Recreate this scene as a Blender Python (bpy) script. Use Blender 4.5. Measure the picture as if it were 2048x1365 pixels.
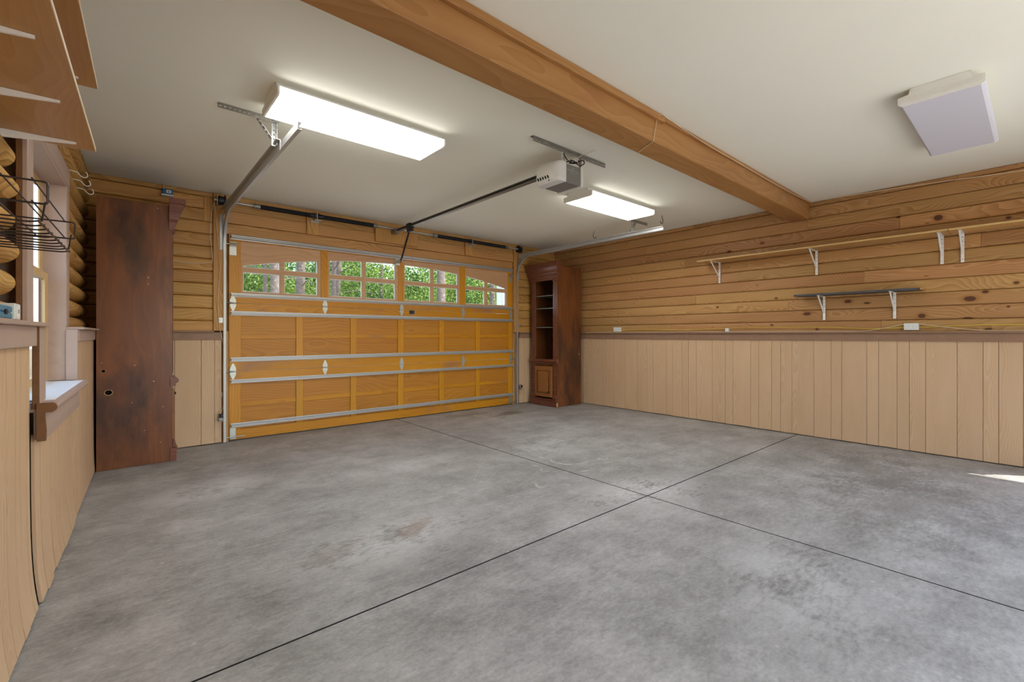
import bpy, math, random
import numpy as np
from mathutils import Vector, Matrix

random.seed(7); np.random.seed(7)
for o in list(bpy.data.objects): bpy.data.objects.remove(o, do_unlink=True)
SC = bpy.context.scene
COL = SC.collection

# ------------------------------------------------------------------ camera
H = 1.235
YAW = math.radians(40.7)
cam_d = bpy.data.cameras.new('camera'); cam = bpy.data.objects.new('camera', cam_d); COL.objects.link(cam)
cam.location = (0, 0, H); cam.rotation_euler = (math.pi/2, 0, -YAW)
cam_d.sensor_width = 36.0; cam_d.lens = 36.0*910/2048
cam_d.shift_y = -12.5/2048; cam_d.clip_start = 0.02; cam_d.clip_end = 400
SC.camera = cam

# ------------------------------------------------------------------ world, sun, exposure
W = bpy.data.worlds.new('world'); SC.world = W; W.use_nodes = True
wt = W.node_tree; wt.nodes.clear()
sky = wt.nodes.new('ShaderNodeTexSky'); sky.sky_type = 'NISHITA'; sky.sun_disc = False
sky.sun_elevation = math.radians(55.6); sky.sun_rotation = math.radians(142.0)
sky.air_density = 1.0; sky.dust_density = 1.2; sky.ozone_density = 1.0
bg = wt.nodes.new('ShaderNodeBackground'); bg.inputs[1].default_value = 0.52
wo = wt.nodes.new('ShaderNodeOutputWorld')
wt.links.new(sky.outputs[0], bg.inputs[0]); wt.links.new(bg.outputs[0], wo.inputs[0])

sun_d = bpy.data.lights.new('sun', 'SUN'); sun = bpy.data.objects.new('sun', sun_d); COL.objects.link(sun)
sun_d.energy = 5.0; sun_d.angle = math.radians(0.6); sun_d.color = (1.0, 0.95, 0.86)
SUN_DIR = Vector((-0.345, 0.447, -0.825))
sun.rotation_euler = SUN_DIR.to_track_quat('-Z', 'Y').to_euler(); sun.location = (12, -14, 25)

LAMP = 11.5                        # radiance of the lit fluorescent diffusers
# added fill light, standing in for daylight at the unseen bay behind the camera
bay_d = bpy.data.lights.new('bay_fill_light', 'AREA'); bay = bpy.data.objects.new('bay_fill_light', bay_d); COL.objects.link(bay)
bay_d.shape = 'RECTANGLE'; bay_d.size = 3.8; bay_d.size_y = 2.25; bay_d.energy = 15; bay_d.color = (1.0, 0.97, 0.90)
bay.location = (2.95, -1.85, 1.17); bay.rotation_euler = (math.radians(90), 0, 0)
VS = SC.view_settings
VS.view_transform = 'Standard'; VS.look = 'None'; VS.gamma = 1.0; VS.use_curve_mapping = False
VS.exposure = 0.72

# ------------------------------------------------------------------ node helpers
def srgb(r, g, b):
    f = lambda c: (c/255/12.92) if c/255 <= 0.04045 else ((c/255+0.055)/1.055)**2.4
    return (f(r), f(g), f(b), 1.0)

class NT:
    def __init__(s, name):
        s.m = bpy.data.materials.new(name); s.m.use_nodes = True
        s.t = s.m.node_tree; s.t.nodes.clear()
        s.out = s.n('OutputMaterial'); s.p = s.n('BsdfPrincipled'); s.l(s.p.outputs[0], s.out.inputs[0])
    def n(s, typ, **kw):
        nd = s.t.nodes.new('ShaderNode'+typ)
        for k, v in kw.items(): setattr(nd, k, v)
        return nd
    def l(s, a, b): s.t.links.new(a, b)
    def setin(s, sock, v):
        if hasattr(v, 'is_output'): s.l(v, sock)
        else: sock.default_value = v
    def math(s, op, a, b=0.0, c=None, clamp=False):
        nd = s.n('Math', operation=op, use_clamp=clamp); s.setin(nd.inputs[0], a); s.setin(nd.inputs[1], b)
        if c is not None: s.setin(nd.inputs[2], c)
        return nd.outputs[0]
    def vmath(s, op, a, b=(0, 0, 0)):
        nd = s.n('VectorMath', operation=op); s.setin(nd.inputs[0], a); s.setin(nd.inputs[1], b)
        return nd.outputs[1] if op in ('LENGTH', 'DISTANCE', 'DOT_PRODUCT') else nd.outputs[0]
    def mix(s, f, a, b, blend='MIX'):
        nd = s.n('MixRGB', blend_type=blend); s.setin(nd.inputs[0], f); s.setin(nd.inputs[1], a); s.setin(nd.inputs[2], b)
        return nd.outputs[0]
    def noise(s, vec, scale, detail=3.0, rough=0.55, color=False):
        nd = s.n('TexNoise'); s.l(vec, nd.inputs['Vector']); nd.inputs['Scale'].default_value = scale
        nd.inputs['Detail'].default_value = detail; nd.inputs['Roughness'].default_value = rough
        return nd.outputs['Color' if color else 'Fac']
    def ramp(s, f, *stops):
        nd = s.n('ValToRGB'); s.l(f, nd.inputs[0]); e = nd.color_ramp.elements
        while len(e) < len(stops): e.new(0.5)
        for i, (p, c) in enumerate(stops):
            e[i].position = p; e[i].color = c if len(c) == 4 else (*c, 1)
        return nd.outputs[0]
    def step(s, f, a, b):
        nd = s.n('MapRange'); nd.clamp = True; s.l(f, nd.inputs[0]); nd.inputs[1].default_value = a; nd.inputs[2].default_value = b
        return nd.outputs[0]
    def bump(s, h, strength, dist=0.01):
        nd = s.n('Bump'); nd.inputs['Strength'].default_value = strength; nd.inputs['Distance'].default_value = dist
        s.l(h, nd.inputs['Height']); s.l(nd.outputs[0], s.p.inputs['Normal'])

def wood(name, axis, dark, mid, light, spacing=0.014, contrast=0.6, knot=0.0, rough=0.55, var=0.25, stain=None, drift=0.10, knots_at=None, spec=0.35):
    t = NT(name); ai = 'XYZ'.index(axis)
    tc = t.n('TexCoord'); oi = t.n('ObjectInfo'); r = oi.outputs['Random']
    r2 = t.math('FRACT', t.math('MULTIPLY', r, 13.37)); r3 = t.math('FRACT', t.math('MULTIPLY', r, 71.91))
    comb = t.n('CombineXYZ')
    vals = [t.math('MULTIPLY_ADD', r2, 0.34, -0.17), t.math('MULTIPLY_ADD', r3, 0.34, -0.17)]
    k = 0
    for i in range(3):
        if i == ai: t.l(t.math('MULTIPLY', r, 60.0), comb.inputs[i])
        else: t.l(vals[k], comb.inputs[i]); k += 1
    v = t.vmath('ADD', tc.outputs['Object'], comb.outputs[0])
    sc1 = [2.2]*3; sc1[ai] = 0.8
    nz = t.noise(t.vmath('MULTIPLY', v, tuple(sc1)), 1.0, 2.0, 0.5, color=True)
    off = t.vmath('MULTIPLY', t.vmath('SUBTRACT', nz, (0.5, 0.5, 0.5)), (drift*3,)*3)
    sc2 = [1.0]*3; sc2[ai] = 0.06
    vw = t.vmath('ADD', t.vmath('MULTIPLY', v, tuple(sc2)), off)
    wv = t.n('TexWave', wave_type='RINGS', rings_direction=axis, wave_profile='SAW')
    t.l(vw, wv.inputs['Vector']); wv.inputs['Scale'].default_value = 0.314/spacing
    wv.inputs['Distortion'].default_value = 1.2; wv.inputs['Detail'].default_value = 2.0
    wv.inputs['Detail Scale'].default_value = 1.2
    sc3 = [150.0]*3; sc3[ai] = 3.0
    fine = t.noise(t.vmath('MULTIPLY', v, tuple(sc3)), 1.0, 2.0, 0.6)
    sc4 = [6.0]*3; sc4[ai] = 1.2
    blot = t.noise(t.vmath('MULTIPLY', v, tuple(sc4)), 1.0, 3.0, 0.6)
    ring = t.math('MULTIPLY_ADD', wv.outputs['Fac'], contrast, 0.5-contrast*0.5)
    g = t.math('MULTIPLY_ADD', t.math('SUBTRACT', fine, 0.5), 0.7*contrast, ring)
    g = t.math('MULTIPLY_ADD', t.math('SUBTRACT', blot, 0.5), 0.5, g)
    col = t.ramp(g, (0.12, light), (0.52, mid), (0.95, dark))
    if stain is not None:
        sc5 = [3.0]*3; sc5[ai] = 1.3
        sm = t.noise(t.vmath('MULTIPLY', v, tuple(sc5)), 1.0, 4.0, 0.6)
        col = t.mix(t.step(sm, stain[1], stain[1]+0.18), col, stain[0])
    if knot > 0:
        sk = [7.0]*3; sk[ai] = 2.1
        vo = t.n('TexVoronoi'); t.l(t.vmath('MULTIPLY', v, tuple(sk)), vo.inputs['Vector']); vo.inputs['Scale'].default_value = 1.0
        vo.inputs['Randomness'].default_value = 1.0
        km = t.math('SUBTRACT', 1.0, t.step(t.math('MULTIPLY_ADD', blot, 0.06, vo.outputs['Distance']), knot*0.45, knot))
        col = t.mix(t.math('MULTIPLY', km, 0.85), col, srgb(74, 40, 18))
    if knots_at:
        geo = t.n('NewGeometry')
        acc = None
        for (ky, kz, sy, sz) in knots_at:
            dv = t.vmath('MULTIPLY', t.vmath('SUBTRACT', geo.outputs['Position'], (0, ky, kz)), (0, 1/sy, 1/sz))
            ln = t.math('MULTIPLY_ADD', t.math('SUBTRACT', blot, 0.5), 0.6, t.vmath('LENGTH', dv))
            acc = ln if acc is None else t.math('MINIMUM', acc, ln)
        col = t.mix(t.math('MULTIPLY', t.math('SUBTRACT', 1.0, t.step(acc, 1.1, 1.9)), 0.45), col, srgb(150, 92, 40))
        col = t.mix(t.math('MULTIPLY', t.math('SUBTRACT', 1.0, t.step(acc, 0.75, 1.0)), 0.9), col, srgb(78, 44, 24))
    hsv = t.n('HueSaturation'); t.l(col, hsv.inputs['Color'])
    t.l(t.math('MULTIPLY_ADD', t.math('SUBTRACT', r2, 0.5), var, 1.0), hsv.inputs['Value'])
    t.l(t.math('MULTIPLY_ADD', t.math('SUBTRACT', r3, 0.5), var*0.06, 0.5), hsv.inputs['Hue'])
    t.l(hsv.outputs[0], t.p.inputs['Base Color'])
    t.l(t.math('MULTIPLY_ADD', fine, 0.15, rough-0.07), t.p.inputs['Roughness'])
    t.p.inputs['Specular IOR Level'].default_value = spec
    t.bump(g, 0.12, 0.004)
    return t.m

def paint(name, col, rough=0.5, metal=0.0, noise=0.06, scale=25.0, spec=0.4, bump=0.0, dirt=None):
    t = NT(name); tc = t.n('TexCoord')
    nz = t.noise(tc.outputs['Object'], scale, 4.0, 0.6)
    c = t.mix(nz, tuple(x*(1-noise*2) for x in col[:3])+(1,), tuple(min(1, x*(1+noise*2)) for x in col[:3])+(1,))
    if dirt:
        c = t.mix(t.math('MULTIPLY', t.step(t.noise(tc.outputs['Object'], dirt[1], 5.0, 0.7), 0.55, 0.75), dirt[2]), c, dirt[0])
    t.l(c, t.p.inputs['Base Color']); t.l(t.math('MULTIPLY_ADD', nz, 0.2, rough-0.1), t.p.inputs['Roughness'])
    t.p.inputs['Metallic'].default_value = metal; t.p.inputs['Specular IOR Level'].default_value = spec
    if bump: t.bump(nz, bump, 0.004)
    return t.m

def emit(name, col, strength):
    t = NT(name); t.p.inputs['Base Color'].default_value = (0.85, 0.85, 0.83, 1)
    tc = t.n('TexCoord')                                     # faint brighter bands where the two tubes lie
    sep = t.n('SeparateXYZ'); t.l(tc.outputs['Object'], sep.inputs[0])
    d = t.math('ABSOLUTE', t.math('SUBTRACT', t.math('ABSOLUTE', sep.outputs[1]), 0.09))
    k = t.math('MULTIPLY_ADD', t.math('SUBTRACT', 1.0, t.step(d, 0.0, 0.09)), strength*0.35, strength*0.8)
    gn = t.n('NewGeometry'); sn = t.n('SeparateXYZ'); t.l(gn.outputs['True Normal'], sn.inputs[0])
    down = t.math('MULTIPLY_ADD', t.step(t.math('MULTIPLY', sn.outputs[2], -1.0), 0.3, 0.95), 0.50, 0.50)   # the thin lens edges glow less than its face
    t.p.inputs['Emission Color'].default_value = col; t.l(t.math('MULTIPLY', k, down), t.p.inputs['Emission Strength'])
    t.p.inputs['Roughness'].default_value = 0.4
    return t.m

def glass(name, tint=(0.95, 0.97, 0.96, 1), ior=1.45):
    t = NT(name); t.t.nodes.remove(t.p)
    tr = t.n('BsdfTransparent'); tr.inputs[0].default_value = tint
    gl = t.n('BsdfGlossy'); gl.inputs['Roughness'].default_value = 0.03
    fr = t.n('Fresnel'); fr.inputs[0].default_value = ior
    gg = t.n('NewGeometry'); f = t.math('MULTIPLY', fr.outputs[0], t.math('SUBTRACT', 1.0, gg.outputs['Backfacing']))   # reflect once, on the entry face
    mx = t.n('MixShader'); t.l(f, mx.inputs[0]); t.l(tr.outputs[0], mx.inputs[1]); t.l(gl.outputs[0], mx.inputs[2])
    t.l(mx.outputs[0], t.out.inputs[0]); return t.m

KN = [(0.684, 2.431, .035, .030), (0.199, 2.336, .02, .016), (0.455, 1.59, .05, .028), (0.81, 1.432, .036, .027), (1.445, 1.619, .040, .022),
      (1.856, 1.49, .050, .024), (2.79, 2.378, .028, .018), (2.367, 2.43, .03, .014), (0.35, 1.65, .025, .016), (1.27, 1.59, .03, .012),
      (0.20, 1.50, .012, .010), (0.47, 1.40, .04, .010), (0.15, 1.72, .020, .014), (1.00, 2.50, .02, .012), (1.75, 1.30, .02, .012),
      (2.25, 1.36, .02, .012), (2.95, 1.62, .02, .014), (2.2, 1.70, .018, .012), (1.5, 1.72, .016, .012), (0.33, 1.29, .03, .012)]
M = {}
M['log_y'] = wood('log_pine_side', 'Y', srgb(140, 94, 52), srgb(178, 132, 82), srgb(198, 156, 106), 0.015, 0.40, 0.09, 0.5, 0.24, drift=0.16, knots_at=KN)
M['log_x'] = wood('log_pine_end_wall', 'X', srgb(154, 106, 50), srgb(190, 142, 78), srgb(208, 162, 96), 0.024, 0.4, 0.08, 0.5, 0.18)
M['log_l'] = wood('log_pine_window_wall', 'Y', srgb(140, 96, 42), srgb(196, 150, 84), srgb(218, 176, 110), 0.015, 0.6, 0.06, 0.5, 0.12)
M['header'] = wood('header_pine', 'X', srgb(148, 100, 48), srgb(190, 142, 84), srgb(208, 164, 104), 0.02, 0.4, 0.10, 0.5, 0.15)
M['post'] = wood('post_pine', 'Z', srgb(150, 98, 40), srgb(196, 144, 80), srgb(214, 166, 100), 0.018, 0.4, 0.06, 0.5, 0.12)
M['beam'] = wood('beam_fir', 'X', srgb(138, 94, 48), srgb(168, 120, 68), srgb(184, 138, 86), 0.03, 0.28, 0.04, 0.45, 0.05, stain=(srgb(160, 106, 64), 0.56))
M['wain_z'] = wood('oak_print_panel', 'Z', srgb(190, 151, 112), srgb(208, 173, 136), srgb(218, 187, 152), 0.009, 0.34, 0.0, 0.5, 0.05, drift=0.06)
M['mauve'] = paint('mauve_brown_trim_paint', srgb(150, 116, 92), 0.5, noise=0.10, scale=9, dirt=(srgb(120, 84, 62), 14, 0.5))
M['mauve_l'] = paint('mauve_window_trim_paint', srgb(178, 154, 140), 0.5, noise=0.07, scale=7, dirt=(srgb(150, 124, 108), 10, 0.4))
M['rust'] = paint('bare_cedar_edge', srgb(116, 78, 44), 0.6, noise=0.2, scale=18, dirt=(srgb(84, 50, 26), 9, 0.5))
M['door_frame'] = wood('honey_stained_door_rail', 'X', srgb(158, 96, 14), srgb(200, 134, 24), srgb(214, 150, 40), 0.02, 0.3, 0.0, 0.38, 0.08, stain=(srgb(164, 114, 74), 0.565))
M['door_stile'] = wood('honey_stained_door_stile', 'Z', srgb(164, 104, 16), srgb(204, 140, 28), srgb(216, 154, 44), 0.02, 0.3, 0.0, 0.38, 0.06)
M['door_panel'] = wood('honey_stained_plywood', 'X', srgb(158, 98, 24), srgb(188, 124, 38), srgb(198, 138, 52), 0.03, 0.35, 0.0, 0.42, 0.08)
M['door_win'] = wood('glare_tinted_window_wood', 'X', srgb(184, 138, 96), srgb(204, 160, 118), srgb(214, 174, 134), 0.03, 0.25, 0.0, 0.45, 0.05)  # paler, pinker colour carries the window glare on this backlit wood
M['white'] = paint('white_paint', srgb(235, 235, 230), 0.4, noise=0.02)
M['white_metal'] = paint('white_enamel', srgb(238, 236, 230), 0.35, noise=0.02)
M['lamp_off'] = paint('unlit_diffuser', srgb(214, 213, 222), 0.45, noise=0.01)
M['galv'] = paint('galvanised_steel', srgb(186, 187, 186), 0.42, 0.45, noise=0.08, scale=40)
M['galv_dark'] = paint('dark_galvanised_steel', srgb(150, 148, 142), 0.42, 0.8, noise=0.1, scale=40)
M['bracket'] = paint('zinc_hinge_steel', srgb(186, 188, 180), 0.42, 0.75, noise=0.08, scale=60)
M['black'] = paint('black_enamel', srgb(34, 32, 32), 0.4, noise=0.05)
M['wire_black'] = paint('brown_black_wire', srgb(48, 40, 36), 0.38, noise=0.1)
M['spring'] = paint('oiled_spring_steel', srgb(52, 54, 60), 0.4, 0.6, noise=0.12, scale=60)
M['plastic_w'] = paint('off_white_plastic', srgb(222, 221, 214), 0.4, noise=0.015)
M['plastic_g'] = paint('grey_plastic', srgb(126, 123, 117), 0.5, noise=0.03)
M['text_g'] = paint('pale_print', srgb(176, 174, 168), 0.5, noise=0.01)
M['dark'] = paint('dark_hollow', srgb(26, 20, 16), 0.8, noise=0.1)
M['backing'] = paint('wall_sheathing', srgb(120, 90, 56), 0.8, noise=0.15, scale=6)
M['glass'] = glass('window_glass')
M['glass_thin'] = glass('thin_sash_glass', (0.98, 0.99, 0.99, 1), 1.30)
M['glass_edge'] = paint('glass_shelf_edge', srgb(150, 164, 158), 0.15, noise=0.02, spec=0.7)
M['cab'] = wood('dark_cherry_veneer', 'Z', srgb(72, 40, 20), srgb(114, 67, 35), srgb(154, 95, 46), 0.06, 0.12, 0.0, 0.3, 0.06, stain=(srgb(70, 42, 28), 0.47), spec=0.5)
M['cab_door'] = wood('worn_cherry_door', 'Z', srgb(112, 70, 34), srgb(152, 100, 54), srgb(172, 120, 70), 0.03, 0.3, 0.0, 0.35, 0.04)
M['cab_mould'] = wood('dark_cherry_moulding', 'Y', srgb(84, 44, 32), srgb(118, 68, 50), srgb(142, 90, 66), 0.03, 0.25, 0.0, 0.28, 0.05, spec=0.5)
M['cab_raw'] = paint('raw_particle_board', srgb(206, 168, 122), 0.8, noise=0.1)
M['lam'] = wood('laminate_shelf', 'Y', srgb(158, 110, 58), srgb(186, 138, 80), srgb(200, 152, 94), 0.02, 0.18, 0.0, 0.4, 0.04)
M['lam_edge'] = paint('pale_laminate_edge', srgb(220, 196, 164), 0.45, noise=0.04)
M['ply'] = wood('plywood_shelf', 'Y', srgb(164, 116, 58), srgb(206, 160, 98), srgb(220, 180, 120), 0.03, 0.3, 0.0, 0.5, 0.06)
M['ply_edge'] = paint('plywood_edge', srgb(208, 172, 112), 0.6, noise=0.08, scale=60)
M['sash'] = paint('varnished_sash', srgb(206, 172, 118), 0.45, noise=0.05)
M['slate'] = paint('grey_stained_board', srgb(82, 82, 86), 0.6, noise=0.15, scale=30)
M['barkwood'] = paint('live_edge_wood', srgb(190, 140, 84), 0.7, noise=0.2, scale=30)
M['blue'] = paint('blue_plastic', srgb(42, 104, 150), 0.4, noise=0.05)
M['blue2'] = paint('faded_blue_plastic', srgb(76, 128, 154), 0.45, noise=0.06)
M['yellow'] = paint('yellow_cable', srgb(214, 184, 70), 0.5, noise=0.04)
M['cream'] = paint('cream_cable', srgb(222, 204, 172), 0.5, noise=0.03)
M['orange'] = paint('orange_cord', srgb(220, 150, 90), 0.6, noise=0.05)
M['lamp_on'] = emit('lit_diffuser', (1.0, 0.995, 0.955, 1), LAMP)

# concrete floor
t = NT('worn_concrete'); geo = t.n('NewGeometry'); P = geo.outputs['Position']
n1 = t.noise(P, 0.8, 5, 0.6); n2 = t.noise(P, 3.2, 9, 0.68); n3 = t.noise(P, 60, 4, 0.6); n4 = t.noise(t.vmath('MULTIPLY', P, (1.0, 2.2, 1.0)), 16, 6, 0.7)
nst = t.noise(t.vmath('MULTIPLY', P, (3.0, 9.0, 1.0)), 1.0, 5, 0.6)
g = t.math('MULTIPLY_ADD', n2, 0.40, t.math('MULTIPLY_ADD', n1, 0.36, t.math('MULTIPLY_ADD', n4, 0.35, -.03)))
g = t.math('MULTIPLY_ADD', t.math('SUBTRACT', n3, 0.5), 0.22, g)
g = t.math('MULTIPLY_ADD', t.math('SUBTRACT', nst, 0.5), 0.18, g)
c = t.ramp(g, (0.34, srgb(118, 118, 117)), (0.50, srgb(155, 155, 153)), (0.64, srgb(183, 183, 182)), (0.78, srgb(209, 209, 208)))
def ell(x, y, sx, sy, rot=0.0, wob=0.5, inner=0.5, outer=1.0):
    ca, sa = math.cos(rot), math.sin(rot)
    q = t.vmath('SUBTRACT', P, (x, y, 0))
    a = t.math('DIVIDE', t.vmath('DOT_PRODUCT', q, (ca, sa, 0)), sx); b = t.math('DIVIDE', t.vmath('DOT_PRODUCT', q, (-sa, ca, 0)), sy)
    d = t.math('SQRT', t.math('ADD', t.math('MULTIPLY', a, a), t.math('MULTIPLY', b, b)))
    d = t.math('MULTIPLY_ADD', t.math('SUBTRACT', n2, 0.5), wob*3, d); d = t.math('MULTIPLY_ADD', t.math('SUBTRACT', n4, 0.5), wob*2.2, d)
    return t.math('SUBTRACT', 1.0, t.step(d, inner, outer))
for (x, y, sx, sy, rot, k) in [(3.15, 2.05, .65, .40, -.2, .55), (0.55, 4.3, .55, .35, .2, .40), (3.6, 3.6, .9, .5, .5, .28), (2.2, 3.9, .7, .35, 0, .22), (1.25, 2.55, .75, .38, 0, .35), (2.6, .8, .7, .4, .3, .25)]:
    c = t.mix(t.math('MULTIPLY', t.math('MULTIPLY', ell(x, y, sx, sy, rot, .6, .45, 1.05), t.step(t.math('ADD', n2, n4), .82, 1.14)), min(1.0, k*1.5)), c, srgb(216, 216, 216))
for (x, y, sx, sy, rot, k, colr) in [(4.6, 5.45, .34, .16, .3, .65, srgb(92, 80, 64)), (4.1, 5.75, .5, .13, 0, .45, srgb(110, 98, 80)), (1.45, 2.62, .20, .09, .6, .55, srgb(146, 128, 112)), (0.85, 2.6, .28, .12, 0, .3, srgb(126, 116, 108)),
                                     (5.2, 1.0, .9, .5, .2, .30, srgb(104, 102, 100)), (4.4, .6, .9, .6, 0, .28, srgb(104, 102, 98)), (1.0, 5.2, .8, .25, .1, .25, srgb(120, 114, 104))]:
    c = t.mix(t.math('MULTIPLY', ell(x, y, sx, sy, rot, .8, .4, 1.0), k), c, colr)
# pale specks and chalky scratches
vo = t.n('TexVoronoi'); t.l(P, vo.inputs['Vector']); vo.inputs['Scale'].default_value = 5.0
sp = t.math('SUBTRACT', 1.0, t.step(t.math('MULTIPLY_ADD', n3, .03, vo.outputs['Distance']), 0.055, 0.075))
c = t.mix(t.math('MULTIPLY', sp, 0.55), c, srgb(206, 204, 196))
wv = t.n('TexWave', wave_type='BANDS', bands_direction='DIAGONAL'); t.l(P, wv.inputs['Vector']); wv.inputs['Scale'].default_value = 0.9
wv.inputs['Distortion'].default_value = 14; wv.inputs['Detail'].default_value = 3; wv.inputs['Detail Scale'].default_value = 1.2
scr = t.math('MULTIPLY', t.step(wv.outputs['Fac'], 0.985, 1.0), t.step(t.noise(P, 7, 3), 0.45, 0.6))
c = t.mix(t.math('MULTIPLY', t.math('MULTIPLY', scr, ell(3.15, 2.95, 1.0, .55, .5, .5, .5, 1.1)), 0.75), c, srgb(226, 224, 218))
sn = t.n('SeparateXYZ'); t.l(geo.outputs['True Normal'], sn.inputs[0])
c = t.mix(t.step(sn.outputs[2], 0.5, 0.9), srgb(52, 48, 44), c)      # dirt packed into the saw cuts
t.l(c, t.p.inputs['Base Color'])
t.l(t.math('MULTIPLY_ADD', n2, 0.35, 0.32), t.p.inputs['Roughness']); t.p.inputs['Specular IOR Level'].default_value = 0.4
t.bump(t.math('MULTIPLY_ADD', n3, 0.4, n2), 0.10, 0.004)
M['concrete'] = t.m
# plaster ceiling
t = NT('painted_drywall'); geo = t.n('NewGeometry'); P = geo.outputs['Position']
n1 = t.noise(P, 0.7, 4, 0.6); n2 = t.noise(P, 90, 3, 0.6)
c = t.mix(n1, srgb(240, 238, 222), srgb(247, 245, 231)); t.l(c, t.p.inputs['Base Color']); t.p.inputs['Roughness'].default_value = 0.85
t.p.inputs['Specular IOR Level'].default_value = 0.2; t.bump(t.math('MULTIPLY_ADD', n2, .15, n1), 0.12, 0.01); M['ceil'] = t.m
# outdoors
M['soil'] = paint('leaf_litter_ground', srgb(128, 112, 80), 0.9, noise=0.25, scale=2.0)
M['drive'] = paint('driveway_concrete', srgb(198, 196, 190), 0.8, noise=0.1, scale=3.0)
M['bark'] = paint('pine_bark', srgb(112, 96, 86), 0.9, noise=0.2, scale=16, bump=0.6, dirt=(srgb(196, 186, 176), 9, 0.8))
def leafmat(name, a, b, cc):
    t = NT(name); geo = t.n('NewGeometry')
    nz = t.n('TexWhiteNoise'); nz.noise_dimensions = '1D'; t.l(geo.outputs['Random Per Island'], nz.inputs['W'])
    col = t.ramp(nz.outputs['Value'], (0.0, a), (0.55, b), (1.0, cc))
    t.l(col, t.p.inputs['Base Color']); t.p.inputs['Roughness'].default_value = 0.55
    tr = t.n('BsdfTranslucent'); t.l(col, tr.inputs[0]); mx = t.n('MixShader'); mx.inputs[0].default_value = 0.4
    t.l(t.p.outputs[0], mx.inputs[1]); t.l(tr.outputs[0], mx.inputs[2]); t.l(mx.outputs[0], t.out.inputs[0]); return t.m
M['leaf'] = leafmat('bright_green_leaves', srgb(72, 104, 34), srgb(132, 162, 60), srgb(214, 218, 120))
M['leaf_d'] = leafmat('deep_green_leaves', srgb(40, 66, 32), srgb(80, 114, 48), srgb(140, 168, 80))

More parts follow.
